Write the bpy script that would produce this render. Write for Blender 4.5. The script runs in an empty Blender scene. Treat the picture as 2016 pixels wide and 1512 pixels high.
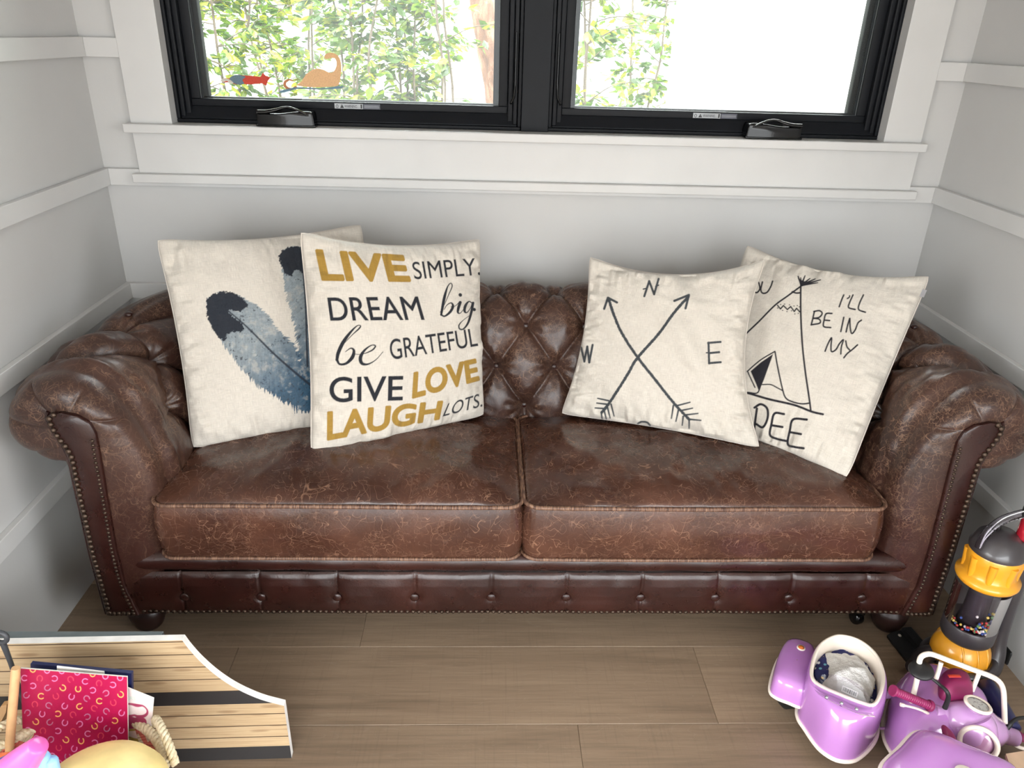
import bpy, bmesh, math, random
import numpy as np
from mathutils import Vector, Matrix, noise, Euler

random.seed(7)
rng = np.random.default_rng(11)
SC = bpy.context.scene
COL = SC.collection
PI = math.pi

# ------------------------------------------------------------------ camera
CAM = np.array([1.11699263, -2.30636927, 1.46961182])
FPX = 1486.25
EUL = Euler((math.radians(65.01185), math.radians(-1.5807), math.radians(-1.69217)), 'XYZ')
RM = np.array(EUL.to_matrix())
cd = bpy.data.cameras.new('camera'); co = bpy.data.objects.new('camera', cd); COL.objects.link(co)
co.location = CAM; co.rotation_euler = EUL
cd.sensor_width = 36; cd.lens = FPX / 2016 * 36; cd.clip_start = .02
SC.camera = co

def ray(u, v): return RM @ np.array([(u - 1008) / FPX, -(v - 756) / FPX, -1])
def at(u, v, ax, val):
    d = ray(u, v); return CAM + d * ((val - CAM[ax]) / d[ax])
def aty(u, v, y): return at(u, v, 1, y)
def atz(u, v, z): return at(u, v, 2, z)
def atx(u, v, x): return at(u, v, 0, x)
def proj(P):
    q = (np.asarray(P) - CAM) @ RM
    return np.stack([1008 + FPX * q[..., 0] / -q[..., 2], 756 - FPX * q[..., 1] / -q[..., 2]], -1)

# ------------------------------------------------------------------ node helpers
def srgb(r, g, b):
    f = lambda c: c / 12.92 if c <= .04045 else ((c + .055) / 1.055) ** 2.4
    return (f(r / 255), f(g / 255), f(b / 255), 1)
class NT:
    def __init__(s, name):
        s.m = bpy.data.materials.new(name); s.m.use_nodes = True
        s.t = s.m.node_tree; s.b = s.t.nodes['Principled BSDF']; s.out = s.t.nodes['Material Output']
    def n(s, typ, **k):
        nd = s.t.nodes.new(typ)
        for a, v in k.items():
            if a.startswith('i_'):
                key = a[2:]
                key = int(key) if key.isdigit() else key.replace('_', ' ')
                s.set(nd.inputs[key], v)
            else: setattr(nd, a, v)
        return nd
    def set(s, sock, v):
        if isinstance(v, bpy.types.NodeSocket): s.t.links.new(v, sock)
        elif isinstance(v, bpy.types.Node): s.t.links.new(v.outputs[0], sock)
        else: sock.default_value = v
    def math(s, op, a, b=None, c=None, clamp=False):
        nd = s.t.nodes.new('ShaderNodeMath'); nd.operation = op; nd.use_clamp = clamp
        s.set(nd.inputs[0], a)
        if b is not None: s.set(nd.inputs[1], b)
        if c is not None: s.set(nd.inputs[2], c)
        return nd.outputs[0]
    def mix(s, f, a, b, blend='MIX'):
        nd = s.t.nodes.new('ShaderNodeMix'); nd.data_type = 'RGBA'; nd.blend_type = blend
        s.set(nd.inputs[0], f); s.set(nd.inputs[6], a); s.set(nd.inputs[7], b)
        return nd.outputs[2]
    def ramp(s, f, stops, interp='LINEAR'):
        nd = s.t.nodes.new('ShaderNodeValToRGB'); nd.color_ramp.interpolation = interp
        e = nd.color_ramp.elements
        while len(e) > 1: e.remove(e[-1])
        e[0].position = stops[0][0]; e[0].color = stops[0][1]
        for p, c in stops[1:]:
            x = e.new(p); x.color = c
        s.set(nd.inputs[0], f); return nd.outputs[0]
    def obj(s, scale=(1, 1, 1), loc=(0, 0, 0)):
        tc = s.t.nodes.new('ShaderNodeTexCoord'); mp = s.t.nodes.new('ShaderNodeMapping')
        mp.inputs['Scale'].default_value = scale; mp.inputs['Location'].default_value = loc
        s.t.links.new(tc.outputs['Object'], mp.inputs['Vector']); return mp.outputs[0]
    def noise(s, vec, scale, detail=4, rough=.5, dist=0):
        nd = s.t.nodes.new('ShaderNodeTexNoise')
        s.set(nd.inputs['Vector'], vec); nd.inputs['Scale'].default_value = scale
        nd.inputs['Detail'].default_value = detail; nd.inputs['Roughness'].default_value = rough
        nd.inputs['Distortion'].default_value = dist; return nd.outputs[0]
    def bump(s, h, strength=.3, dist=.002, normal=None):
        nd = s.t.nodes.new('ShaderNodeBump'); s.set(nd.inputs['Height'], h)
        nd.inputs['Strength'].default_value = strength; nd.inputs['Distance'].default_value = dist
        if normal is not None: s.set(nd.inputs['Normal'], normal)
        s.t.links.new(nd.outputs[0], s.b.inputs['Normal']); return nd.outputs[0]
    def base(s, c): s.set(s.b.inputs['Base Color'], c)
    def rough(s, r): s.set(s.b.inputs['Roughness'], r)
W1 = (1, 1, 1, 1); K1 = (0, 0, 0, 1)
MATS = {}
def simple(name, col, rough=.5, metal=0, spec=.5, coat=0, noise_amt=.06, nscale=20, bump=0, bscale=200, sheen=0, trans=0):
    if name in MATS: return MATS[name]
    T = NT(name); v = T.obj()
    nz = T.noise(v, nscale, 3)
    c = srgb(*col)
    d = tuple(x * (1 - noise_amt * 2) for x in c[:3]) + (1,); l = tuple(min(1, x * (1 + noise_amt * 2)) for x in c[:3]) + (1,)
    T.base(T.ramp(nz, [(.3, d), (.7, l)])); T.rough(rough)
    T.b.inputs['Metallic'].default_value = metal
    T.b.inputs['Specular IOR Level'].default_value = spec
    T.b.inputs['Coat Weight'].default_value = coat; T.b.inputs['Coat Roughness'].default_value = .08
    T.b.inputs['Sheen Weight'].default_value = sheen
    T.b.inputs['Transmission Weight'].default_value = trans
    if bump: T.bump(T.noise(v, bscale, 2), bump, .002)
    MATS[name] = T.m; return T.m

# ------------------------------------------------------------------ objects
OFF = {}
def thing(name, label, cat, loc, group=None, kind=None):
    o = bpy.data.objects.new(name, None); COL.objects.link(o); o.location = loc
    o.empty_display_size = .05
    OFF[o.name] = np.array(loc, float)
    if label: o['label'] = label
    if cat: o['category'] = cat
    if group: o['group'] = group
    if kind: o['kind'] = kind
    return o
def tag(o, label=None, cat=None, group=None, kind=None):
    if label: o['label'] = label
    if cat: o['category'] = cat
    if group: o['group'] = group
    if kind: o['kind'] = kind
    return o
class G:
    """collects geometry (world coordinates) for ONE mesh object"""
    def __init__(s): s.v = []; s.f = []; s.mi = []; s.n = 0; s.cur = 0
    def add(s, V, F, mi=None):
        V = np.asarray(V, float).reshape(-1, 3)
        s.v.append(V)
        m = s.cur if mi is None else mi
        for f in F: s.f.append(tuple(int(i) + s.n for i in f)); s.mi.append(m)
        s.n += len(V); return s
    def box(s, a, b, bev=0, M=None, mi=None):
        a = np.array(a, float); b = np.array(b, float)
        lo = np.minimum(a, b); hi = np.maximum(a, b)
        bev = min(bev, *(hi - lo) * .49) if bev else 0
        if not bev:
            V = np.array([[x, y, z] for z in (lo[2], hi[2]) for y in (lo[1], hi[1]) for x in (lo[0], hi[0])])
            F = [(0, 2, 3, 1), (4, 5, 7, 6), (0, 1, 5, 4), (2, 6, 7, 3), (0, 4, 6, 2), (1, 3, 7, 5)]
        else:
            bm = bmesh.new(); bmesh.ops.create_cube(bm, size=1)
            for v in bm.verts: v.co = Vector(((lo + hi) / 2 + np.array(v.co) * (hi - lo)))
            bmesh.ops.bevel(bm, geom=bm.edges[:], offset=bev, segments=3, profile=.5, affect='EDGES')
            bm.verts.index_update()
            V = np.array([v.co[:] for v in bm.verts]); F = [[v.index for v in f.verts] for f in bm.faces]; bm.free()
        if M is not None: V = V @ np.array(M.to_3x3()).T + np.array(M.translation)
        return s.add(V, F, mi)
    def grid(s, P, wrap_u=False, wrap_v=False, mi=None, flip=False):
        P = np.asarray(P, float); a, b = P.shape[:2]
        F = []
        for i in range(a if wrap_u else a - 1):
            i2 = (i + 1) % a
            for j in range(b if wrap_v else b - 1):
                j2 = (j + 1) % b
                q = (i * b + j, i * b + j2, i2 * b + j2, i2 * b + j)
                F.append(q[::-1] if flip else q)
        return s.add(P, F, mi)
    def tube(s, pts, r, seg=10, closed=False, caps=True, mi=None, flat=None):
        P = np.asarray(pts, float); n = len(P); r = np.broadcast_to(np.asarray(r, float), (n,))
        if closed: T = np.roll(P, -1, 0) - np.roll(P, 1, 0)
        else: T = np.gradient(P, axis=0)
        T /= np.linalg.norm(T, axis=1)[:, None] + 1e-12
        up = np.array([0, 0, 1.]) if abs(T[0][2]) < .9 else np.array([1., 0, 0])
        N = np.cross(T[0], up); N /= np.linalg.norm(N); R = []
        for i in range(n):
            N = N - T[i] * (N @ T[i]); N /= np.linalg.norm(N) + 1e-12; B = np.cross(T[i], N)
            a = np.arange(seg) / seg * 2 * PI
            R.append(P[i] + r[i] * (np.cos(a)[:, None] * N + np.sin(a)[:, None] * B * (flat if flat else 1)))
        R = np.array(R); s.grid(R, wrap_u=closed, wrap_v=True, mi=mi)
        if caps and not closed:
            for i, e in ((0, 0), (n - 1, 1)):
                idx = list(range(seg)); s.add(R[i], [idx if not e else idx[::-1]], mi)
        return s
    def lathe(s, prof, c, axis=(0, 0, 1), seg=32, mi=None, x0=None):
        ax = np.array(axis, float); ax /= np.linalg.norm(ax)
        t = np.array([1., 0, 0]) if abs(ax[0]) < .9 else np.array([0, 1., 0])
        if x0 is not None: t = np.array(x0, float)
        u = t - ax * (t @ ax); u /= np.linalg.norm(u); w = np.cross(ax, u)
        a = np.arange(seg) / seg * 2 * PI
        d = np.cos(a)[:, None] * u + np.sin(a)[:, None] * w
        P = np.array([np.array(c) + ax * h + d * max(r, 1e-5) for r, h in prof])
        return s.grid(P, wrap_v=True, mi=mi, flip=True)
    def ell(s, c, r, seg=24, rings=14, M=None, mi=None):
        th = np.linspace(-PI / 2, PI / 2, rings); ph = np.arange(seg) / seg * 2 * PI
        P = np.stack([np.cos(th)[:, None] * np.cos(ph), np.cos(th)[:, None] * np.sin(ph), np.sin(th)[:, None] * np.ones(seg)], -1) * np.array(r)
        if M is not None: P = P @ np.array(M).T
        return s.grid(P + np.array(c), wrap_v=True, mi=mi)
    def prism(s, poly, o, ux, uy, th, bev=0, mi=None):
        """extrude a 2-D polygon: o + x*ux + y*uy, thickness th along ux x uy"""
        o, ux, uy = (np.array(q, float) for q in (o, ux, uy)); nn = np.cross(ux, uy); nn /= np.linalg.norm(nn)
        p = np.array(poly, float); n = len(p)
        A = o + p[:, :1] * ux + p[:, 1:2] * uy; B = A + nn * th
        F = [tuple(range(n))[::-1], tuple(range(n, 2 * n))] + [(i, (i + 1) % n, n + (i + 1) % n, n + i) for i in range(n)]
        return s.add(np.vstack([A, B]), F, mi)
    def build(s, name, mats, parent=None, smooth=True, auto=None, loc=None):
        V = np.vstack(s.v)
        if parent is not None: o0 = OFF[parent.name]
        elif loc is not None: o0 = np.array(loc, float)
        else:
            o0 = (V.min(0) + V.max(0)) / 2; o0[2] = V[:, 2].min()
        me = bpy.data.meshes.new(name)
        me.from_pydata((V - o0).tolist(), [], s.f)
        if not isinstance(mats, (list, tuple)): mats = [mats]
        for m in mats: me.materials.append(m)
        if any(s.mi): me.polygons.foreach_set('material_index', s.mi)
        if smooth: me.polygons.foreach_set('use_smooth', [True] * len(me.polygons))
        me.update()
        if auto is not None:
            bm = bmesh.new(); bm.from_mesh(me); bmesh.ops.remove_doubles(bm, verts=bm.verts, dist=1e-6)
            bmesh.ops.recalc_face_normals(bm, faces=bm.faces)
            ca = math.radians(auto)
            for e in bm.edges:
                if len(e.link_faces) == 2 and e.calc_face_angle(0) > ca: e.smooth = False
            bm.to_mesh(me); bm.free()
        o = bpy.data.objects.new(name, me); COL.objects.link(o)
        if parent is not None: o.parent = parent; OFF[o.name] = o0.copy()
        else: o.location = o0; OFF[o.name] = o0.copy()
        return o
def struct(o): o['kind'] = 'structure'; return o
def put(name, me, parent, pos, rot=(0, 0, 0), scale=(1, 1, 1)):
    o = bpy.data.objects.new(name, me); COL.objects.link(o); o.parent = parent
    o.location = np.array(pos) - OFF[parent.name]; o.rotation_euler = rot; o.scale = scale
    return o
def spline(pts, n, closed=False):
    """Catmull-Rom through points, n samples"""
    P = np.array(pts, float)
    if closed: Q = np.vstack([P[-1], P, P[0], P[1]]); m = len(P)
    else: Q = np.vstack([2 * P[0] - P[1], P, 2 * P[-1] - P[-2]]); m = len(P) - 1
    t = np.linspace(0, m, n, endpoint=not closed); i = np.minimum(t.astype(int), m - 1); f = (t - i)[:, None]
    a, b, c, d = Q[i], Q[i + 1], Q[i + 2], Q[i + 3]
    return .5 * (2 * b + (c - a) * f + (2 * a - 5 * b + 4 * c - d) * f * f + (3 * b - 3 * c + d - a) * f ** 3)
def resample(P, n):
    P = np.asarray(P, float); L = np.r_[0, np.cumsum(np.linalg.norm(np.diff(P, axis=0), axis=1))]
    t = np.linspace(0, L[-1], n); return np.stack([np.interp(t, L, P[:, k]) for k in range(P.shape[1])], 1), L[-1]
def vnoise(X, Y, seed=0, scale=1.0):
    """smooth 2-D value noise on numpy arrays, range -1..1"""
    r = np.random.default_rng(seed); T = r.uniform(-1, 1, (64, 64))
    x = X * scale; y = Y * scale; xi = np.floor(x).astype(int); yi = np.floor(y).astype(int)
    fx = x - xi; fy = y - yi; fx = fx * fx * (3 - 2 * fx); fy = fy * fy * (3 - 2 * fy)
    g = lambda a, b: T[a % 64, b % 64]
    return (g(xi, yi) * (1 - fx) + g(xi + 1, yi) * fx) * (1 - fy) + (g(xi, yi + 1) * (1 - fx) + g(xi + 1, yi + 1) * fx) * fy

# ------------------------------------------------------------------ text outlines (Blender's built-in font)
_te = {}
def text_edges(s, shear=0, bold=0):
    key = (s, shear, bold)
    if key in _te: return _te[key]
    cu = bpy.data.curves.new('t', 'FONT'); cu.body = s; cu.fill_mode = 'NONE'; cu.shear = shear; cu.offset = bold; cu.resolution_u = 6
    o = bpy.data.objects.new('t', cu); COL.objects.link(o); bpy.context.view_layer.update()
    ev = o.evaluated_get(bpy.context.evaluated_depsgraph_get()); me = ev.to_mesh()
    V = np.array([v.co[:2] for v in me.vertices]); E = np.array([e.vertices[:] for e in me.edges])
    ev.to_mesh_clear(); bpy.data.objects.remove(o); bpy.data.curves.remove(cu)
    _te[key] = (V, E); return V, E
def text_mesh(s, o, ux, uy, h, w=None, th=.0004, bold=0, shear=0):
    """filled, slightly raised lettering; o = lower-left corner"""
    cu = bpy.data.curves.new('t', 'FONT'); cu.body = s; cu.offset = bold; cu.shear = shear
    ob = bpy.data.objects.new('t', cu); COL.objects.link(ob); bpy.context.view_layer.update()
    ev = ob.evaluated_get(bpy.context.evaluated_depsgraph_get()); me = ev.to_mesh()
    V = np.array([v.co[:2] for v in me.vertices]); F = [list(p.vertices) for p in me.polygons]
    ev.to_mesh_clear(); bpy.data.objects.remove(ob); bpy.data.curves.remove(cu)
    lo = V.min(0); hi = V.max(0); q = (V - lo) / (hi - lo)
    if w is None: w = h * (hi - lo)[0] / (hi - lo)[1]
    ux = np.array(ux, float); uy = np.array(uy, float); nn = np.cross(ux, uy)
    return np.array(o) + q[:, :1] * w * ux + q[:, 1:] * h * uy + nn * th, F
# ------------------------------------------------------------------ ROOM
W = 2.5
def wall_mat():
    T = NT('white wall paint'); v = T.obj()
    T.base(T.ramp(T.noise(v, 3, 4), [(.3, srgb(195, 194, 192)), (.7, srgb(201, 200, 198))]))
    T.rough(.55); T.bump(T.noise(v, 260, 2), .12, .001); return T.m
M_wall = wall_mat()
def trim_mat():
    T = NT('white satin trim paint'); v = T.obj()
    T.base(T.ramp(T.noise(v, 5, 3), [(.3, srgb(204, 203, 201)), (.7, srgb(210, 209, 207))]))
    T.rough(.38); T.bump(T.noise(v, 40, 3), .08, .001); return T.m
M_trim = trim_mat()
M_black = simple('black window frame paint', (20, 22, 26), .5, spec=.2, noise_amt=.05, bump=.05, bscale=120)
M_gloss_black = simple('glossy black plastic', (10, 10, 11), .18, spec=.35, coat=.25)
WX0, WX1, WZ0, WZ1 = .214, 2.298, 1.206, 2.25
def wood_floor_mat():
    T = NT('grey brown oak planks')
    at_ = T.n('ShaderNodeAttribute', attribute_name='plank')
    v = T.obj((1, 1, 1))
    off = T.n('ShaderNodeVectorMath', operation='MULTIPLY', i_0=at_.outputs['Color'], i_1=(13, 7, 3))
    vv = T.n('ShaderNodeVectorMath', operation='ADD', i_0=v, i_1=off.outputs[0])
    s1 = T.n('ShaderNodeMapping', i_Vector=vv.outputs[0]); s1.inputs['Scale'].default_value = (1.6, 22, 1)
    s2 = T.n('ShaderNodeMapping', i_Vector=vv.outputs[0]); s2.inputs['Scale'].default_value = (6, 190, 1)
    s3 = T.n('ShaderNodeMapping', i_Vector=vv.outputs[0]); s3.inputs['Scale'].default_value = (160, 6, 1)
    s4 = T.n('ShaderNodeMapping', i_Vector=vv.outputs[0]); s4.inputs['Scale'].default_value = (2.2, 16, 1)
    big = T.noise(s1.outputs[0], 1, 5, .6, 1.2); fine = T.noise(s2.outputs[0], 1, 4, .6); cross = T.noise(s3.outputs[0], 1, 3, .6)
    rings = T.noise(s4.outputs[0], 1, 2, .5, 1.5)
    rg = T.math('ABSOLUTE', T.math('SINE', T.math('MULTIPLY', rings, 55)))
    c = T.ramp(big, [(.25, srgb(122, 103, 84)), (.5, srgb(140, 119, 98)), (.8, srgb(156, 134, 111))])
    c = T.mix(T.math('MULTIPLY', T.ramp(fine, [(.45, K1), (.75, W1)]), .35), c, srgb(92, 78, 64))
    c = T.mix(T.math('MULTIPLY', T.ramp(cross, [(.55, K1), (.72, W1)]), .16), c, srgb(90, 76, 64))
    c = T.mix(T.math('MULTIPLY', T.ramp(rg, [(.0, W1), (.25, K1)]), .16), c, srgb(168, 152, 132))
    sep = T.n('ShaderNodeSeparateColor', i_0=at_.outputs['Color'])
    br = T.math('MULTIPLY_ADD', sep.outputs[0], .22, .89)
    cc = T.n('ShaderNodeHueSaturation', i_Color=c, i_Value=br)
    T.base(cc.outputs[0]); T.rough(T.math('MULTIPLY_ADD', fine, .25, .36))
    T.bump(T.math('ADD', T.math('MULTIPLY', fine, .6), T.math('MULTIPLY', cross, .3)), .12, .0012)
    return T.m
def plank_obj(rows):
    V = []; F = []; C = []
    e = .0013
    for (y0, y1, xs) in rows:
        for a, b in zip(xs[:-1], xs[1:]):
            cval = (random.random(), random.random(), random.random(), 1); k = len(V)
            g = .0018
            V += [(a + e, y0 + e, 0), (b - e, y0 + e, 0), (b - e, y1 - e, 0), (a + e, y1 - e, 0),
                  (a, y0, -g), (b, y0, -g), (b, y1, -g), (a, y1, -g), (a, y0, -.012), (b, y0, -.012), (b, y1, -.012), (a, y1, -.012)]
            F += [(k, k + 1, k + 2, k + 3)]
            for i in range(4):
                j = (i + 1) % 4
                F += [(k + 4 + i, k + 4 + j, k + j, k + i), (k + 8 + i, k + 8 + j, k + 4 + j, k + 4 + i)]
            F += [(k + 11, k + 10, k + 9, k + 8)]
            C += [cval] * 12
    me = bpy.data.meshes.new('floor'); me.from_pydata(V, [], F)
    a = me.color_attributes.new('plank', 'FLOAT_COLOR', 'POINT'); a.data.foreach_set('color', np.array(C).ravel())
    me.materials.append(wood_floor_mat()); me.update()
    o = bpy.data.objects.new('floor', me); COL.objects.link(o); return o
pw = .2465; yb = -.7955; rows = []
k = 0
known = {0: [.803], -1: [.491, 1.684], -2: [1.349]}
for r in range(4, -20, -1):
    y1 = yb + (r + 1) * pw - 0; y0 = yb + r * pw
    # row index 0 spans (-.7955 .. -.549), -1 below it
    js = known.get(r, None)
    if js is None:
        x = -1.6 + random.random() * 1.2; js = []
        while x < 4.2:
            js.append(x); x += 1.3 + random.random() * .9
    else:
        js = [j for j in ([js[0] - 1.7] + js + [js[-1] + 1.75])]
    if y1 > .14: continue
    js = sorted(j for j in js if -1.75 < j < 4.3)
    rows.append((max(y0, -5), y1, [-1.8] + js + [4.4]))
floor = struct(plank_obj([r for r in rows if r[1] > r[0]]))

def wbox(name, a, b, m=None, bev=0):
    return struct(G().box(a, b, bev).build(name, m or M_wall, smooth=False))
CZ = 2.6
# side walls of the alcove
wbox('wall_left', (-.12, -1.6, 0), (0, 0, CZ)); wbox('wall_right', (W, -1.6, 0), (W + .12, 0, CZ))
# back wall around the window opening
g = G(); g.box((-.12, 0, 0), (W + .12, .15, WZ0)); g.box((-.12, 0, WZ0), (WX0, .15, CZ)); g.box((WX1, 0, WZ0), (W + .12, .15, CZ)); g.box((WX0, 0, WZ1), (WX1, .15, CZ))
struct(g.build('wall_back', M_wall, smooth=False))
# the wider room behind the camera
g = G(); g.box((-1.8, -1.6, 0), (-.12, -1.48, CZ)); g.box((W + .12, -1.6, 0), (4.4, -1.48, CZ)); struct(g.build('wall_returns', M_wall, smooth=False))
g = G(); g.box((-1.92, -5, 0), (-1.8, -1.48, .35)); g.box((-1.92, -5, 2.2), (-1.8, -1.48, CZ)); g.box((-1.92, -1.9, .35), (-1.8, -1.48, 2.2)); g.box((-1.92, -5, .35), (-1.8, -4.6, 2.2))
struct(g.build('wall_side_left', M_wall, smooth=False))
g = G(); g.box((4.4, -5, 0), (4.52, -1.48, .35)); g.box((4.4, -5, 2.2), (4.52, -1.48, CZ)); g.box((4.4, -1.9, .35), (4.52, -1.48, 2.2)); g.box((4.4, -5, .35), (4.52, -4.6, 2.2))
struct(g.build('wall_side_right', M_wall, smooth=False))
g = G(); g.box((-1.92, -5.12, 0), (-.6, -5, CZ)); g.box((3.4, -5.12, 0), (4.52, -5, CZ)); g.box((-.6, -5.12, 2.25), (3.4, -5, CZ)); struct(g.build('wall_front', M_wall, smooth=False))
wbox('ceiling', (-1.92, -5.12, CZ), (4.52, .15, CZ + .1))
# horizontal battens
RAILS = [(.332, .3808), (.6831, .7308), (1.0304, 1.078), (1.3766, 1.4264), (1.7245, 1.773), (2.071, 2.12)]
n = 1; t = .018
for i, (a, b) in enumerate(RAILS):
    for nm, lo, hi in (('L', (0, -1.6, a), (t, 0, b)), ('R', (W - t, -1.6, a), (W, 0, b))):
        wbox('trim_%d' % n, lo, hi, M_trim, .0018); n += 1
    if i < 3: wbox('trim_%d' % n, (t, -t, a), (W - t, 0, b), M_trim, .0018); n += 1
    else:
        wbox('trim_%d' % n, (t, -t, a), (.112, 0, b), M_trim, .0018); n += 1
        wbox('trim_%d' % n, (2.40, -t, a), (W - t, 0, b), M_trim, .0018); n += 1
# window casing, stool and apron
wbox('trim_%d' % n, (.108, -.02, WZ0), (.2235, 0, WZ1 + .1), M_trim, .0015); n += 1
wbox('trim_%d' % n, (2.2895, -.02, WZ0), (2.402, 0, WZ1 + .1), M_trim, .0015); n += 1
wbox('trim_%d' % n, (.2235, -.02, WZ1), (2.2895, 0, WZ1 + .1), M_trim, .0015); n += 1
wbox('trim_%d' % n, (.094, -.046, 1.182), (2.411, .024, 1.2065), M_trim, .003); n += 1       # sill board
wbox('trim_%d' % n, (.109, -.0215, 1.068), (2.402, 0, 1.182), M_trim, .0015); n += 1          # apron
wbox('trim_%d' % n, (.094, -.042, 1.043), (2.418, -.0, 1.068), M_trim, .003); n += 1           # lower ledge
# jamb liners (white) around the black frames
g = G(); g.box((WX0, -.0198, WZ0), (.2245, .03, WZ1)); g.box((2.2885, -.0198, WZ0), (WX1, .03, WZ1)); g.box((WX0, 0, WZ1 - .006), (WX1, .03, WZ1))
struct(g.build('trim_%d' % n, M_trim, smooth=False)); n += 1

# ---------------- windows
def glass_mat():
    T = NT('clear window glass'); nt = T.t
    tr = T.n('ShaderNodeBsdfTransparent'); tr.inputs[0].default_value = (.97, .99, .98, 1)
    gl = T.n('ShaderNodeBsdfGlossy'); gl.inputs['Roughness'].default_value = .02
    fr = T.n('ShaderNodeFresnel'); fr.inputs[0].default_value = 1.35
    mx = T.n('ShaderNodeMixShader', i_0=fr.outputs[0], i_1=tr.outputs[0], i_2=gl.outputs[0])
    T.set(T.out.inputs[0], mx.outputs[0]); return T.m
M_glass = glass_mat()
def screen_mat():
    T = NT('fine insect screen mesh'); v = T.obj()
    br = T.n('ShaderNodeSeparateXYZ', i_0=v)
    def line(s_): return T.math('LESS_THAN', T.math('FRACT', T.math('MULTIPLY', s_, 1 / .0042)), .2)
    m = T.math('MAXIMUM', line(br.outputs[0]), line(br.outputs[2]))
    m = T.math('MULTIPLY', m, .45)
    tr = T.n('ShaderNodeBsdfTransparent')
    df = T.n('ShaderNodeBsdfDiffuse'); df.inputs[0].default_value = srgb(120, 124, 126)
    tl = T.n('ShaderNodeBsdfTranslucent'); tl.inputs[0].default_value = srgb(120, 124, 126)
    ad = T.n('ShaderNodeMixShader', i_0=.55, i_1=df.outputs[0], i_2=tl.outputs[0])
    mx = T.n('ShaderNodeMixShader', i_0=m, i_1=tr.outputs[0], i_2=ad.outputs[0])
    T.set(T.out.inputs[0], mx.outputs[0]); return T.m
M_screen = screen_mat()
M_bead = simple('pale glazing spacer', (185, 190, 192), .3, metal=.3)
M_lab = simple('silver grey label', (168, 172, 176), .4); M_ink = simple('black printing', (15, 15, 17), .5)
M_labdark = simple('dark label film', (58, 60, 74), .35)
def ring(g, x0, x1, z0, z1, w, y0, y1, wb=None, bev=.002):
    wb = wb or w
    g.box((x0, y0, z0), (x1, y1, z0 + wb), bev); g.box((x0, y0, z1 - w), (x1, y1, z1), bev)
    g.box((x0, y0, z0 + wb), (x0 + w, y1, z1 - w), bev); g.box((x1 - w, y0, z0 + wb), (x1, y1, z1 - w), bev)
def make_window(num, x0, x1, hx, lx, labx, mirror):
    r = thing('window_%d' % num, None, None, ((x0 + x1) / 2, .06, WZ0), kind='structure')
    g = G(); z0, z1 = 1.2072, WZ1 - .006
    ring(g, x0, x1, z0, z1, .010, .021, .13, .010)
    ring(g, x0 + .012, x1 - .012, z0 + .010, z1 - .012, .012, .027, .13, .006)
    ring(g, x0 + .025, x1 - .025, z0 + .016, z1 - .025, .014, .034, .13, .004)
    g.build('frame', M_black, r)
    # sloping sill of the unit on which the crank sits
    g = G(); s = np.array([[x0 + .02, .026, 1.2215], [x1 - .02, .026, 1.2215], [x1 - .02, .048, 1.251], [x0 + .02, .048, 1.251], [x0 + .02, .10, 1.251], [x1 - .02, .10, 1.251], [x1 - .02, .10, 1.21], [x0 + .02, .10, 1.21]])
    g.add(s, [(0, 1, 2, 3), (3, 2, 5, 4), (7, 6, 1, 0), (4, 5, 6, 7)]); g.build('sill_track', M_black, r, smooth=False)
    sx0, sx1 = x0 + .040, x1 - .040
    g = G(); ring(g, sx0, sx1, 1.2512, z1 - .035, .026, .046, .10, .020); sash = g.build('sash', M_black, r)
    g = G(); ring(g, sx0 + .024, sx1 - .024, 1.2692, z1 - .059, .0022, .0535, .0565); g.build('glazing_bead', M_bead, sash)
    g = G(); ring(g, sx0 + .020, sx1 - .020, 1.263, z1 - .055, .022, .075, .10, .012); g.build('outer_stop', M_black, sash)
    g = G(); g.box((sx0 + .02, .058, 1.266), (sx1 - .02, .061, z1 - .05)); g.build('glass_pane', M_glass, r, smooth=False)
    g = G(); P = np.array([[sx0 + .03, .094, 1.27], [sx1 - .03, .094, 1.27], [sx1 - .03, .094, z1 - .05], [sx0 + .03, .094, z1 - .05]])
    g.add(P, [(0, 1, 2, 3)]); g.build('insect_screen', M_screen, r, smooth=False)
    # crank operator: rounded housing and folded lever
    s = -1 if mirror else 1; c = hx
    prof = [(-.080, 0), (-.079, .026), (-.072, .030), (-.02, .030), (.030, .036), (.066, .037), (.076, .030), (.080, 0)]
    g = G(); pf = spline([(x * s, z) for x, z in prof], 30)
    L = []
    for (yy, k) in ((-.022, .96), (-.026, .90), (-.022, 1), (-.006, 1), (.03, 1), (.044, .9)):
        L.append([[c + x * k, yy, 1.2115 + z * (k if yy > -.02 else k)] for x, z in pf])
    g.grid(L[1:]); front = np.array(L[1]); g.add(front, [tuple(range(len(front)))])
    hous = g.build('crank_housing', M_gloss_black, r, auto=50)
    lev = spline([(-.076, .034), (-.05, .035), (-.025, .040), (.0, .0475), (.02, .047), (.045, .038), (.060, .030)], 26)
    g = G(); g.tube([[c + x * s, -.026, 1.2115 + z] for x, z in lev], np.interp(np.linspace(0, 1, 26), [0, .3, .5, 1], [.0115, .0105, .0062, .0055]), 12, flat=.55)
    g.build('crank_lever', M_gloss_black, hous)
    g = G(); g.box((c - .084, -.028, 1.2075), (c + .084, .04, 1.2125), .002); g.build('crank_base', M_gloss_black, hous)
    # lock lever beside the mullion
    g = G(); k = 1 if not mirror else -1
    g.tube([[lx, .018, 1.47], [lx, .015, 1.40], [lx, .014, 1.34], [lx - .003 * k, .010, 1.30], [lx - .012 * k, .002, 1.283]], [.004, .005, .005, .0055, .006], 8, flat=.6)
    g.build('lock_lever', M_gloss_black, r)
    # warning label on the bottom rail of the sash
    lz = 1.2535
    g = G(); g.box((labx, .0452, lz), (labx + .082, .0461, lz + .0145)); g.mi = [0] * 6
    g.box((labx + .083, .0452, lz), (labx + .132, .0461, lz + .0145), mi=2)
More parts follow.
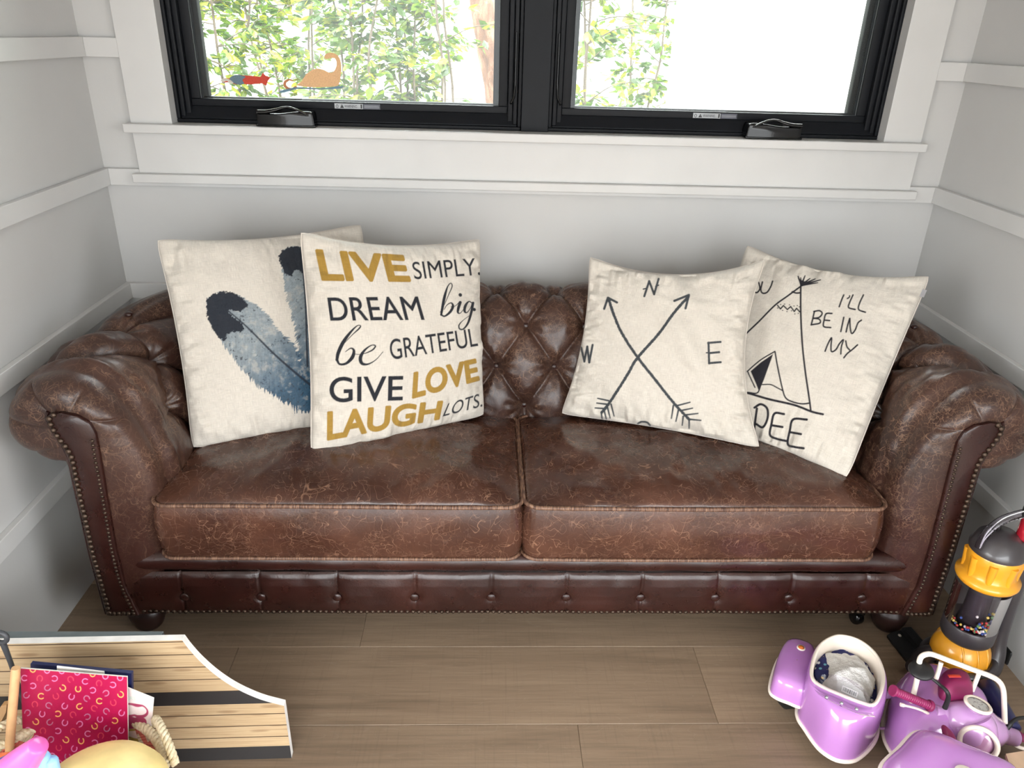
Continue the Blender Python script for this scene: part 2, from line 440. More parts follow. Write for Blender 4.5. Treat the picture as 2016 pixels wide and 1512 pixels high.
    def ftext(sx, sz, w, h, txt, mi):
        V, F = text_mesh(txt, (labx + sx, .0451, lz + sz), (1, 0, 0), (0, 0, 1), h, w); g.add(V, F, mi)
    ftext(.029, .003, .036, .0075, 'WARNING', 1); ftext(.066, .003, .008, .001, '....', 1)
    tri = np.array([[labx + .016, .0449, lz + .002], [labx + .027, .0449, lz + .002], [labx + .0215, .0449, lz + .0125]]); g.add(tri, [(0, 1, 2)], 1)
    V, F = text_mesh('!', (labx + .0208, .0447, lz + .0035), (1, 0, 0), (0, 0, 1), .006); g.add(V, F, 0)
    th = np.linspace(0, 2 * PI, 12)[:-1]; g.tube([[labx + .0075 + .003 * math.cos(a), .0449, lz + .0065 + .0045 * math.sin(a)] for a in th], .0007, 5, closed=True, mi=1)
    g.box((labx + .0755, .0449, lz + .0015), (labx + .0795, .0451, lz + .013), mi=1)
    for q in (.004, .0065, .0095): g.box((labx + .086, .0449, lz + q), (labx + .129, .0451, lz + q + .0008), mi=0)
    g.build('warning_label', [M_lab, M_ink, M_labdark], r, smooth=False)
    return r
def labz(px, py): return aty(px, py, .046)[0]
make_window(1, .2245, 1.2185, .546, 1.1985, labz(659, 212), False)
make_window(2, 1.2985, 2.2885, 1.957, 1.319, labz(1364, 231), True)
wbox('trim_%d' % n, (1.2185, .010, 1.2065), (1.2985, .13, WZ1 - .006), M_black, .002); n += 1

# ---------------- stickers on the glass
def cutout(name, label, px_polys, cols, y=.0565):
    g = G(); mats = []
    for k, (poly, sm) in enumerate(px_polys):
        p = spline(poly, 60, closed=True) if sm else np.array(poly, float)
        P = np.array([aty(u, v, y - .0004 * k) for u, v in p])
        n_ = len(P); Q = P + np.array([0, .0003, 0])
        g.add(np.vstack([P, Q]), [tuple(range(n_)), tuple(range(n_, 2 * n_))[::-1]] + [(i, n_ + i, n_ + (i + 1) % n_, (i + 1) % n_) for i in range(n_)], k)
        mats.append(cols[k])
    o = g.build(name, mats, smooth=False); return o
def stick_mat(name, c, rough=.5):
    T = NT(name); v = T.obj(); f = T.noise(v, 350, 3)
    col = T.ramp(f, [(.35, tuple(x * .82 for x in srgb(*c)[:3]) + (1,)), (.65, srgb(*c))])
    df = T.n('ShaderNodeBsdfDiffuse', i_Color=col); tl = T.n('ShaderNodeBsdfTranslucent', i_Color=col)
    mx = T.n('ShaderNodeMixShader', i_0=.5, i_1=df.outputs[0], i_2=tl.outputs[0]); T.set(T.out.inputs[0], mx.outputs[0]); return T.m
S_or = stick_mat('orange sticker print', (238, 206, 170)); S_gr = stick_mat('blue grey sticker print', (150, 175, 190)); S_red = stick_mat('red sticker print', (222, 112, 96)); S_wh = stick_mat('white sticker border', (250, 250, 240)); S_dark = stick_mat('brown sticker print', (214, 160, 128))
def z3(pts): return [(400 + a / 6.72, 80 + b / 6.72) for a, b in pts]
dino = z3([(1240, 590), (1300, 540), (1350, 460), (1420, 400), (1500, 370), (1590, 385), (1660, 420), (1710, 420), (1750, 370), (1765, 300), (1745, 240), (1700, 225), (1640, 245), (1605, 230), (1612, 185), (1670, 160), (1750, 175), (1810, 240), (1828, 350), (1818, 470), (1800, 560), (1770, 600), (1600, 615), (1400, 615)])
tail = z3([(1110, 645), (1065, 600), (1065, 545), (1110, 510), (1160, 512), (1200, 540), (1150, 528), (1110, 545), (1100, 590), (1160, 630), (1220, 600), (1240, 615), (1170, 645)])
water = z3([(1000, 682), (1060, 650), (1150, 632), (1230, 615), (1400, 622), (1600, 628), (1780, 605), (1850, 600), (1840, 625), (1720, 640), (1500, 645), (1250, 640), (1150, 665), (1060, 690)])
tag(cutout('window_sticker', None, [(dino, True), (tail, True), (water, True)], [S_or, S_dark, S_gr]),
    'orange long-necked dinosaur sticker on the left window glass', 'sticker', 'stickers on the window')
r1 = z3([(225, 525), (280, 495), (350, 500), (420, 455), (520, 460), (640, 465), (760, 480), (790, 425), (830, 465), (890, 490), (855, 535), (835, 600), (780, 565), (640, 580), (540, 575), (430, 580), (350, 555), (260, 550)])
r2 = z3([(350, 500), (420, 455), (500, 460), (560, 480), (520, 520), (540, 570), (460, 578), (400, 560)])
r3 = z3([(225, 525), (280, 500), (340, 510), (400, 560), (340, 570), (320, 535), (260, 548)])
tag(cutout('window_sticker', None, [(r1, False), (r2, True), (r3, True)], [S_red, S_gr, S_wh]),
    'small red and grey flying animal sticker on the window glass left of the dinosaur', 'sticker', 'stickers on the window')
# ------------------------------------------------------------------ SOFA
def leather(name, dark, mid, light, crack, crackamt, streak=.0, rough=.34, low=None):
    T = NT(name); v = T.obj()
    dn = T.n('ShaderNodeTexNoise', i_Vector=v); dn.inputs['Scale'].default_value = 22; dn.inputs['Detail'].default_value = 4
    wv = T.n('ShaderNodeVectorMath', operation='MULTIPLY_ADD', i_0=dn.outputs['Color'], i_1=(.045, .045, .045)); T.set(wv.inputs[2], v)
    def vor(scale, w, off):
        ad = T.n('ShaderNodeVectorMath', operation='ADD', i_0=wv.outputs[0], i_1=off)
        nd = T.n('ShaderNodeTexVoronoi', feature='DISTANCE_TO_EDGE', i_Vector=ad.outputs[0]); nd.inputs['Scale'].default_value = scale
        return T.ramp(nd.outputs['Distance'], [(0, W1), (w, (.6, .6, .6, 1)), (w * 2.4, K1)])
    brk = T.ramp(T.noise(v, 75, 3, .6), [(.40, K1), (.56, W1)]); brk2 = T.ramp(T.noise(T.obj((1, 1, 1), (2, 5, 3)), 95, 3, .6), [(.40, K1), (.56, W1)])
    m1 = T.ramp(T.noise(v, 6, 4, .62), [(.42, K1), (.60, W1)]); m2 = T.ramp(T.noise(T.obj((1, 1, 1), (7, 2, 4)), 8, 4, .62), [(.46, K1), (.62, W1)])
    v1 = T.math('MULTIPLY', T.math('MULTIPLY', vor(52, .022, (0, 0, 0)), m1), brk)
    v2 = T.math('MULTIPLY', T.math('MULTIPLY', vor(96, .040, (.3, .7, .1)), m2), brk2)
    # long hair-like scratches: several families of fine contour lines
    hairs = None
    if streak > .2:
        for k, (sc_, sx) in enumerate(((7, (1, 1.3, .9)), (9, (1.4, .8, 1.2)), (11, (.8, 1.2, 1.5)), (14, (1.2, 1.1, .7)))):
            q = T.noise(T.obj(sx, (3 * k, 1.7 * k, 7 - k)), sc_, 2, .45, .5)
            q = T.math('ABSOLUTE', T.math('SUBTRACT', T.math('FRACT', T.math('MULTIPLY', q, 7)), .5))
            w_ = .0030 * sc_ * .30
            q = T.ramp(q, [(0, W1), (w_, (.6, .6, .6, 1)), (w_ * 2.2, K1)])
            hairs = q if hairs is None else T.math('MAXIMUM', hairs, q)
    else: hairs = T.math('ADD', 0.0, 0.0)
    c = T.ramp(T.noise(v, 5, 5, .6), [(.3, srgb(*dark)), (.52, srgb(*mid)), (.75, srgb(*light))])
    c = T.mix(T.math('MULTIPLY', T.ramp(T.noise(v, 70, 4, .65), [(.45, K1), (.8, W1)]), .15), c, srgb(*light))
    lines = T.math('MULTIPLY', T.math('MAXIMUM', v1, v2), crackamt)
    hh = T.math('MULTIPLY', T.math('MULTIPLY', hairs, streak), T.ramp(T.noise(T.obj((1, 1, 1), (2, 5, 3)), 26, 3, .65), [(.38, K1), (.64, W1)]))
    al = T.math('MAXIMUM', lines, hh)
    if low is not None:      # less handled leather low down keeps its dark dye
        z = T.n('ShaderNodeSeparateXYZ', i_0=v).outputs[2]
        wr_ = T.n('ShaderNodeMapRange', interpolation_type='SMOOTHSTEP', i_0=z); wr_.inputs[1].default_value = .22; wr_.inputs[2].default_value = .62
        wr_ = wr_.outputs[0]; c = T.mix(wr_, T.mix(.7, c, srgb(*low)), c); al = T.math('MULTIPLY', al, T.math('MULTIPLY_ADD', wr_, .7, .3))
    T.base(T.mix(al, c, srgb(*crack)))
    T.rough(T.math('ADD', T.math('MULTIPLY_ADD', T.noise(v, 30, 3), .24, rough - .12), T.math('MULTIPLY', al, .2)))
    T.b.inputs['Specular IOR Level'].default_value = .45
    T.b.inputs['Coat Weight'].default_value = .06; T.b.inputs['Coat Roughness'].default_value = .25
    bm_ = T.math('MULTIPLY_ADD', T.noise(v, 220, 1), .35, T.noise(v, 20, 3, .6, .6))
    T.bump(bm_, .32, .0022); return T.m
L_roll = leather('distressed brown leather', (42, 26, 21), (60, 39, 32), (80, 55, 45), (150, 118, 94), .65, .55, low=(50, 23, 19))
L_seat = leather('worn brown seat leather', (54, 32, 25), (72, 45, 35), (92, 60, 47), (150, 112, 88), .25, .85, rough=.24)
L_base = leather('dark oxblood leather', (32, 14, 11), (44, 20, 16), (58, 29, 23), (110, 66, 50), .10, .04, rough=.30)
T = NT('worn tan piping leather'); v = T.obj((1, .12, .12)); T.base(T.ramp(T.noise(v, 420, 2), [(.38, srgb(70, 44, 33)), (.5, srgb(104, 74, 58)), (.64, srgb(140, 108, 86))])); T.rough(.5); L_cord = T.m
L_btn = simple('leather covered button', (46, 22, 17), .3, noise_amt=.1)
M_nail = simple('antique brass nail', (74, 60, 50), .40, metal=.75, noise_amt=.15, nscale=60)
M_foot = simple('dark stained turned wood', (38, 20, 16), .4, noise_amt=.15)

sofa = thing('sofa', 'brown cracked-leather rolled-arm sofa with deep button tufting under the window', 'sofa', (1.239, -.42, 0))
XL, XR, YB, YF, RC = .345, 2.133, -.345, -.735, .075
def inner_path(u):
    """u -> (x,y), outward normal, and turn weight; u in metres along the inner face"""
    a = (YB - RC) - YF; arc = RC * PI / 2; b = (XR - XL) - 2 * RC
    tot = 2 * a + 2 * arc + b
    u = np.asarray(u, float); X = np.zeros_like(u); Y = np.zeros_like(u); NX = np.zeros_like(u); NY = np.zeros_like(u)
    m = u < a; X[m] = XL; Y[m] = YF + u[m]; NX[m] = -1
    m = (u >= a) & (u < a + arc); th = (u[m] - a) / RC; cx, cy = XL + RC, YB - RC
    NX[m] = -np.cos(th); NY[m] = np.sin(th); X[m] = cx + RC * NX[m]; Y[m] = cy + RC * NY[m]
    m = (u >= a + arc) & (u < a + arc + b); X[m] = XL + RC + (u[m] - a - arc); Y[m] = YB; NY[m] = 1
    m = (u >= a + arc + b) & (u < a + 2 * arc + b); th = (u[m] - a - arc - b) / RC; cx = XR - RC
    NX[m] = np.sin(th); NY[m] = np.cos(th); X[m] = cx + RC * NX[m]; Y[m] = cy + RC * NY[m]
    m = u >= a + 2 * arc + b; X[m] = XR; Y[m] = YB - RC - (u[m] - a - 2 * arc - b); NX[m] = 1
    return X, Y, NX, NY, tot
PT = spline([(0, .26), (0, .40), (.004, .50), (.018, .58), (.034, .64), (.058, .70), (.092, .752), (.135, .781), (.178, .785), (.222, .766), (.258, .728), (.278, .678), (.276, .628), (.252, .585), (.214, .560), (.180, .553)], 400)
PT, LT = resample(PT, 240)
TAN = np.gradient(PT, axis=0); TAN /= np.linalg.norm(TAN, axis=1)[:, None]
NRM = np.stack([-TAN[:, 1], TAN[:, 0]], 1)        # normal pointing into the seat / up / outward round the roll
S = np.linspace(0, LT, len(PT))
s0 = S[np.argmin(abs(PT[:60, 1] - .475))]
DS, DX = .124, .170
UT = inner_path(np.array([0.]))[4]; UC = UT / 2; KB = 6
HB = (XR - XL) / 2 - RC + RC * PI / 4                # half length of the back up to the mitre
CB = HB / DX; DXA = (.059 + .073) / (KB - CB)
def ccoord(U, r):
    w = U - UC; a = np.abs(w); e = a - HB
    e = e - .07 * np.clip(r - 2, 0, 2) * np.clip(e / .12, 0, 1)
    c = np.where(a <= HB, a / DX, CB + e / DXA)
    return np.sign(w) * c
def armw(U):
    t = np.clip((np.abs(U - UC) - HB + .10) / .20, 0, 1); return t * t * (3 - 2 * t)
def tuft(U, SS):
    r = (SS - s0) / DS
    c = ccoord(U, r)
    rr = np.clip(r, 0, 4)
    p = c - rr / 2; q = c + rr / 2
    f = lambda t: np.abs(np.sin(PI * t)) + 1e-6
    h = (f(p) * f(q)) ** .40
    # the big smooth lobe at the front of each arm
    tri = np.abs((rr + 1) % 2 - 1)
    bnd = KB + .5 * tri
    lobe = np.abs(c) - bnd
    hl = np.sin(PI * np.clip(np.abs(lobe) * .62, 0, .5)) ** .55 * 1.08
    inl = lobe > 0
    h = np.where(inl, hl, h)
    # rounded pillow with sharp creases; radial pinch at the buttons
    k = np.round(rr); cb = c - (k % 2) / 2; dc = (cb - np.round(cb)) * DX; lim = np.abs(np.round(cb) + (k % 2) / 2) <= KB + .5 * (k % 2) + .01; dr = (r - k) * DS
    d2 = dc ** 2 + dr ** 2; on = (k >= 0) & (k <= 4) & lim
    pin = np.where(on, np.exp(-d2 / .022 ** 2), 0)
    # radiating pleats near each button
    ang = np.arctan2(dr, dc); pl = np.where(on, np.exp(-((np.sqrt(d2) - .036) / .022) ** 2) * np.cos(ang * 9 + k * 2 + np.round(cb) * 1.7), 0)
    wr = vnoise(U, SS, 3, 26) * .0016 + vnoise(U, SS, 4, 60) * .0006
    fold = vnoise(U * 2.2, SS, 8, 22) * .0022 * h
    # gathers below row 0 and beyond row 4
    h = np.where(r < 0, h ** (1 - np.clip(-r, 0, 1) * .5), h)
    return .034 * h - .015 * pin - .0022 * pl + wr + fold - .012, h
def surf(U, js, extra=0):
    """U (n,), profile indices js -> points (n,len(js),3)"""
    X, Y, NX, NY, _ = inner_path(U)
    d = PT[js, 0][None, :]; z = PT[js, 1][None, :]
    UU = np.repeat(U[:, None], len(js), 1); SS = np.repeat(S[js][None, :], len(U), 0)
    A, h = tuft(UU, SS)
    env = np.clip((SS - (s0 - .13)) / .06, 0, 1) * np.clip((LT - SS) / .10, .15, 1)
    endf = np.clip(np.minimum(UU, UT - UU) / .05, 0, 1); endf = endf * endf * (3 - 2 * endf)
    A = A * env * (.35 + .65 * endf) * (1 + .3 * armw(UU)) + extra
    n0 = NRM[js, 0][None, :]; n1 = NRM[js, 1][None, :]
    D = d + n0 * A + armw(UU) * .016 * np.clip((d - .12) / .14, 0, 1); Z = z + n1 * A - armw(UU) * (.030 + .012 * np.clip((np.abs(UU - UC) - HB) / .4, 0, 1)) * np.clip((z - .52) / .22, 0, 1)
    # n0 is along +d (outward); surface normal points away from stuffing
    return np.stack([X[:, None] + NX[:, None] * D, Y[:, None] + NY[:, None] * D, Z], -1)
# orientation check: at the inner face the stuffing side is +d, so the outer normal must point to -d
if NRM[20, 0] > 0: NRM = -NRM
a_len = (YB - RC) - YF; u_c1 = a_len + RC * PI / 4; u_c2 = UT - u_c1
JS = np.arange(len(PT))
# panel outline (front facing of the arm), left arm coordinates
PNL_IN = [(.262, .118), (.262, .119), (.244, .21), (.243, .32), (.250, .46), (.256, .57), (.258, .635)]
PNL_TOP = [(.258, .635), (.250, .664), (.228, .681), (.196, .689), (.168, .684), (.161, .668), (.167, .640), (.181, .606), (.187, .571)]
PNL_OUT = [(.187, .571), (.184, .49), (.182, .40), (.179, .30), (.181, .19), (.182, .118)]
def build_arm(side):
    """side 0 = left, 1 = right; outer shell below the scroll, front cap and facing panel"""
    mir = (lambda x: x) if side == 0 else (lambda x: XL + XR - x)
    dx = .003 if side else 0
    g = G()
    n = 110
    U = np.linspace(0, u_c1, n) if side == 0 else np.linspace(u_c2, UT, n)
    P = surf(U, JS)
    # continue the outside down to the base
    X, Y, NX, NY, _ = inner_path(U)
    dz = np.linspace(0, 1, 10)[1:]
    Dn = .180 + (.163 - .180) * np.clip(dz * 3, 0, 1); Zn = .553 + (.115 - .553) * dz
    Q = np.stack([X[:, None] + NX[:, None] * Dn, Y[:, None] + NY[:, None] * Dn, np.repeat(Zn[None], n, 0)], -1)
    # inner face below the cushion down to the base
    Zi = np.linspace(.115, .26, 6)[:-1]
    I = np.stack([np.repeat((X)[:, None], 5, 1), np.repeat(Y[:, None], 5, 1), np.repeat(Zi[None], n, 0)], -1)
    full = np.concatenate([I, P, Q], 1)
    g.grid(full, flip=(True))
    # ---- rounded front cap from the profile to the facing panel
    edge = full[0] if side == 0 else full[-1]          # (m,3)
    m = len(edge)
    tgt = np.zeros((m, 2))
    zi = 5; npf = len(PT)
    tin = resample(PNL_IN, 200)[0]; ttop = resample(PNL_TOP, 200)[0]; tout = resample(PNL_OUT, 200)[0]
    for k in range(m):
        x, y, z = edge[k]
        if k < zi + npf:
            kk = k - zi
            if kk < 0 or PT[kk, 1] < .60 and kk < 120:
                zz = z; i = np.argmin(abs(tin[:, 1] - zz)); tgt[k] = (tin[i, 0], zz)
                k60 = kk
            else:
                f = (kk - k60) / (npf - 1 - k60); zt = .600
                i = min(199, int(f * 199)); tgt[k] = ttop[i]
                if f < .12: tgt[k] = np.array([.257, .60]) * (1 - f / .12) + ttop[i] * (f / .12)
        else:
            f = (k - zi - npf + 1) / 9; i = min(199, int(f * 199)); tgt[k] = tout[i]
    tgt[:, 0] = np.array([mir(x) for x in tgt[:, 0]])
    rings = []
    ts = np.linspace(0, 1, 15)
    for t_ in ts:
        th = t_ * PI / 2
        w = 1 - math.cos(th) ** .85 if t_ < 1 else 1
        w = 1 - (math.cos(th) if t_ < 1 else 0) ** .8
        yy = YF - (.066) * math.sin(th) ** .9 if t_ > 0 else YF
        xs = edge[:, 0] * (1 - w) + tgt[:, 0] * w; zs = edge[:, 2] * (1 - w) + tgt[:, 1] * w
        # pleats gathered towards the panel on the scroll
        kk = np.arange(m) - zi; inroll = np.clip((kk - 95) / 10, 0, 1) * np.clip((npf - kk) / 8, 0, 1)
        pl = np.abs(np.sin(kk / npf * PI * 8.5 + .6)) ** .25
        bulge = math.sin(PI * min(1, t_ * 1.05)) ** .7 if 0 < t_ < .95 else 0
        ys = edge[:, 1] * 0 + yy - (pl - .75) * .022 * bulge * inroll
        rings.append(np.stack([xs, ys, zs], -1))
    R = np.array(rings)
    g.grid(R, flip=(side == 0))
    arm = g.build('arm', L_roll, sofa)
    # ---- facing panel
    poly = [(mir(x), z) for x, z in PNL_IN[1:] + PNL_TOP[1:] + PNL_OUT[1:]]
    po = np.array(poly); ctr = po.mean(0)
    g = G(); L = []
    den = resample(np.vstack([po, po[:1]]), 160)[0][:-1]
    cen = np.array([np.interp(den[:, 1], [.118, .57, .69], [mir(.221), mir(.221), mir(.205)]), den[:, 1] * .985 + .006]).T
    for sc_, yy in ((1.02, -.796), (1.03, -.803), (1.0, -.8085), (.9, -.8110)):
        q = cen + (den - cen) * sc_
        L.append(np.stack([q[:, 0], np.full(len(q), yy), q[:, 1]], -1))
    g.grid(np.array(L), wrap_v=True, flip=(side == 1)); g.add(L[-1], [tuple(range(len(L[-1])))])
    pan = g.build('front_panel', L_base, arm, auto=60)
    # welt cord around the outer edge and top
    w_ = resample([(mir(x), z) for x, z in (PNL_TOP[4:] + PNL_OUT[1:])], 120)[0]
    cw = np.array([mir(.22), .5])
    g = G(); g.tube([[x + (-.004 if (x < mir(.22)) else .004), -.801, z + (.003 if z > .66 else 0)] for x, z in w_], .0042, 8); g.build('welt', L_base, pan)
    return arm, pan, mir
nail_bm = G().lathe([(0, .0042), (.0026, .0038), (.0044, .0026), (.0056, .0008), (.0058, -.001)], (0, 0, 0), (0, -1, 0), 14)
nail_me = None
def nail_mesh():
    global nail_me
    if nail_me is None:
        nail_me = bpy.data.meshes.new('nailhead'); nail_me.from_pydata(nail_bm.v[0].tolist(), [], nail_bm.f); nail_me.materials.append(M_nail)
        nail_me.polygons.foreach_set('use_smooth', [True] * len(nail_me.polygons))
    return nail_me
NAILS_SMALL = []
for side in (0, 1):
    arm, pan, mir = build_arm(side)
    outer = [(mir(x), z) for x, z in [(.180, .688 - .004), (.168, .672), (.170, .650), (.180, .622), (.192, .595), (.196, .565), (.193, .49), (.191, .40), (.189, .30), (.190, .19), (.192, .128)]]
    pts, L = resample(spline(outer, 120), 40)
    for x, z in pts:
        s_ = random.uniform(1.1, 1.22); put('nailhead', nail_mesh(), pan, (x + random.uniform(-.0007, .0007), -.8125, z), (0, 0, 0), (s_, 1, s_))
    for k in range(1, 6):
        put('nailhead', nail_mesh(), pan, (mir(.192 + k * .0118), -.8125, .127), (0, 0, 0))
    inner = [(mir(x), z) for x, z in [(.250, .62), (.247, .57), (.242, .46), (.235, .32), (.236, .22), (.250, .135)]]
    pts, L = resample(spline(inner, 120), 44)
    for x, z in pts: NAILS_SMALL.append((x, -.8115, z, .72))
# back, between the two mitred corners
g = G(); U = np.linspace(u_c1, u_c2, 420); P = surf(U, JS)
X, Y, NX, NY, _ = inner_path(U); dz = np.linspace(0, 1, 6)[1:]
Q = np.stack([X[:, None] + NX[:, None] * (.18 - .01 * dz), Y[:, None] + NY[:, None] * (.18 - .01 * dz), np.repeat((.553 + (.115 - .553) * dz)[None], len(U), 0)], -1)
g.grid(np.concatenate([P, Q], 1), flip=True)
back = g.build('backrest', L_roll, sofa)
# tufting buttons
btn_g = G().lathe([(0, .006), (.005, .0055), (.009, .003), (.0105, 0), (.0095, -.004)], (0, 0, 0), (0, 0, 1), 18)
btn_me = bpy.data.meshes.new('tufting_button'); btn_me.from_pydata(btn_g.v[0].tolist(), [], btn_g.f); btn_me.materials.append(L_btn)
btn_me.polygons.foreach_set('use_smooth', [True] * len(btn_me.polygons))
arms = [o for o in bpy.data.objects if o.name.startswith('arm')]
arms.sort(key=lambda o: o.data.vertices[0].co.x)
for r in range(0, 4):
    j = int(np.argmin(abs(S - (s0 + r * DS))))
    for k in range(-12, 13):
        cv = k + (r % 2) / 2
        if abs(cv) > KB + .5 * (r % 2) + .01: continue
        a_ = abs(cv); off = a_ * DX if a_ <= CB else HB + (a_ - CB) * DXA + (.07 * max(0, r - 2) if a_ > CB + .8 else 0)
        u = UC + math.copysign(off, cv) if cv else UC
        P = surf(np.array([u]), np.array([j]))[0, 0]
        X, Y, NX, NY, _ = inner_path(np.array([u])); n2 = NRM[j]
        nn = Vector((float(NX[0] * n2[0]), float(NY[0] * n2[0]), float(n2[1])))
        par = back if u_c1 <= u <= u_c2 else (arms[0] if u < u_c1 else arms[-1])
        q = nn.to_track_quat('Z', 'Y').to_euler()
        put('tufting_button', btn_me, par, P + np.array(nn) * .002, q)
# ---- base rail
g = G()
xa, xb = .262, 2.216
def rail(x): # front face bulging between the seams at each button
    return x
bx = [.375, .567, .759, .953, 1.145, 1.336, 1.528, 1.722, 1.913, 2.105]
xs = np.linspace(xa, xb, 520)
prof = [(.113, .35), (.118, .6), (.130, .8), (.150, .95), (.175, 1.0), (.205, .9), (.226, .65), (.236, .3), (.240, .0)]
zz = np.array([p[0] for p in prof]); bb = np.array([p[1] for p in prof]); zi_ = np.linspace(.113, .240, 44); bi = np.interp(zi_, zz, bb)
XX, ZZ = np.meshgrid(xs, zi_, indexing='ij'); BB = np.repeat(bi[None], len(xs), 0)
dist = np.min(np.abs(XX[..., None] - np.array(bx)), -1)
seam = np.exp(-(dist / .0022) ** 2) * .005; soft = (1 - np.exp(-(dist / .02) ** 2)) * .003
dB = np.min(np.sqrt((XX[..., None] - np.array(bx)) ** 2 + (ZZ[..., None] - .166) ** 2), -1)
pin = np.exp(-(dB / .014) ** 2) * .009
YY = -.789 - BB * .012 - soft * np.clip(BB, 0, 1) + seam + pin + vnoise(XX, ZZ, 5, 30) * .0012
g.grid(np.stack([XX, YY, ZZ], -1))
g.box((xa, -.775, .113), (xb, YB, .24))
rl = g.build('base_rail', L_base, sofa)
# padded deck edge above it
g = G(); th = np.linspace(-PI / 2, PI / 2 + .3, 14); P = []
for x in np.linspace(xa + .0, xb, 160):
    w = .0012 * math.sin(x * 40) + .0015 * noise.noise(Vector((x * 9, 0, 0)))
    P.append([[x, -.772 - .026 * math.cos(a) + w, .266 + .028 * math.sin(a)] for a in th] + [[x, -.5, .292], [x, YB, .29]])
g.grid(np.array(P)); g.build('deck_edge', L_base, sofa)
for x in bx: put('tufting_button', btn_me, rl, (x + random.uniform(-.003, .003), -.7965, .166), (PI / 2, 0, 0), (1.15, 1.15, .8))
for x in np.arange(.272, 2.21, .01465): NAILS_SMALL.append((x, -.800, .1225 + .0008 * math.sin(x * 30), .9))
g = G(); B = nail_bm.v[0]
for x, y, z, s_ in NAILS_SMALL: g.add(B * s_ + np.array([x, y, z]), nail_bm.f)
o = g.build('nailhead_trim', M_nail, sofa); o['kind'] = 'stuff'
# feet
fprof = [(.0, .001), (.026, .001), (.033, .010), (.040, .030), (.044, .052), (.042, .066), (.032, .078), (.030, .084), (.036, .090), (.034, .098), (.030, .10), (.03, .122), (0, .122)]
for (x, y) in ((.232, -.712), (2.245, -.718), (.25, -.12), (2.23, -.12)):
    g = G(); g.lathe([(r * 1.08, z) for r, z in fprof], (x, y, 0), (0, 0, 1), 32); g.box((x - .045, y - .05, .098), (x + .045, y + .045, .116), .003); g.build('foot', M_foot, sofa)
# small black caster visible beside the right front foot
g = G(); g.lathe([(0, -.011), (.017, -.011), (.019, -.006), (.019, .006), (.017, .011), (0, .011)], (2.165, -.705, .0195), (1, .3, 0), 24); g.box((2.150, -.715, .03), (2.182, -.690, .114), .004); g.build('caster', M_gloss_black, sofa)
# ---- seat cushions
def rrect(x0, x1, y0, y1, r, n, sag=0):
    """rounded rectangle outline, CCW from front-left"""
    pts = []
    for cx, cy, a0 in ((x1 - r, y0 + r, -PI / 2), (x1 - r, y1 - r, 0), (x0 + r, y1 - r, PI / 2), (x0 + r, y0 + r, PI)):
        for a in np.linspace(a0, a0 + PI / 2, 10): pts.append((cx + r * math.cos(a), cy + r * math.sin(a)))
    pts.append(pts[0]); P = resample(pts, n + 1)[0][:-1]
    return P
def cushion(x0, x1, seed, zt=.448, zb=.293):
    y0, y1 = -.806, -.338; n = 420; r = .036
    O = rrect(x0, x1, y0, y1, r, n); c = np.array([(x0 + x1) / 2, (y0 + y1) / 2])
    hx, hy = (x1 - x0) / 2, (y1 - y0) / 2
    rings = []
    def ringpts(k, z, bul=0):
        d = (O - c); q = c + d * k
        nn = d / np.array([hx, hy]); nn = np.sign(nn) * np.abs(nn) ** 6; nn /= np.linalg.norm(nn, axis=1)[:, None] + 1e-9
        q = q + nn * bul
        zz_ = z(q) if callable(z) else np.full(n, z)
        return np.stack([q[:, 0], q[:, 1], zz_], -1)
    def top(q):
        u = (q[:, 0] - c[0]) / hx; v = (q[:, 1] - c[1]) / hy
        e = np.clip((1 - np.abs(u) ** 3.2), 0, 1) ** .6 * np.clip((1 - np.abs(v) ** 2.6), 0, 1) ** .6
        z = zt + .047 * e
        z += e ** .35 * (vnoise(q[:, 0], q[:, 1], seed, 5.5) * .008 + vnoise(q[:, 0], q[:, 1], seed + 1, 13) * .0045 + vnoise(q[:, 0] * 1.8, q[:, 1], seed + 2, 27) * .0022)
        # drag wrinkles running front to back
        z += e ** .5 * .0024 * np.sin(q[:, 0] * 52 + 5 * vnoise(q[:, 0], q[:, 1], seed + 3, 7)) * np.clip(vnoise(q[:, 0], q[:, 1], seed + 4, 4) + .25, 0, 1)
        return z
    rings.append(ringpts(.001, top))
    for k in np.linspace(.02, .985, 70): rings.append(ringpts(k, top))
    rings.append(ringpts(.997, zt - .001))
    for z_ in np.linspace(0, 1, 16):
        b = .011 * math.sin(PI * z_) ** .8
        R_ = ringpts(1.0, zt - .004 - (zt - zb - .006) * z_, b)
        R_[:, 1] += vnoise(R_[:, 0] + z_ * .1, R_[:, 2] * 2, seed + 6, 12) * .002 * math.sin(PI * z_)
        rings.append(R_)
    rings.append(ringpts(.99, zb)); rings.append(ringpts(.5, zb)); rings.append(ringpts(.01, zb))
    g = G(); g.grid(np.array(rings), wrap_v=True, flip=False)
    cu = g.build('seat_cushion', L_seat, sofa)
    for nm, z_, rr_ in (('piping', zt - .001, .0052), ('piping', zb + .003, .0046)):
        g = G(); Q = ringpts(1.0, z_, .003); Q[:, 2] += vnoise(Q[:, 0], Q[:, 1], seed + 9, 6) * .0015
        g.tube(Q, rr_, 8, closed=True); g.build(nm, L_cord, cu)
    return cu
cushion(.343, 1.213, 21); cushion(1.2225, 2.104, 34)
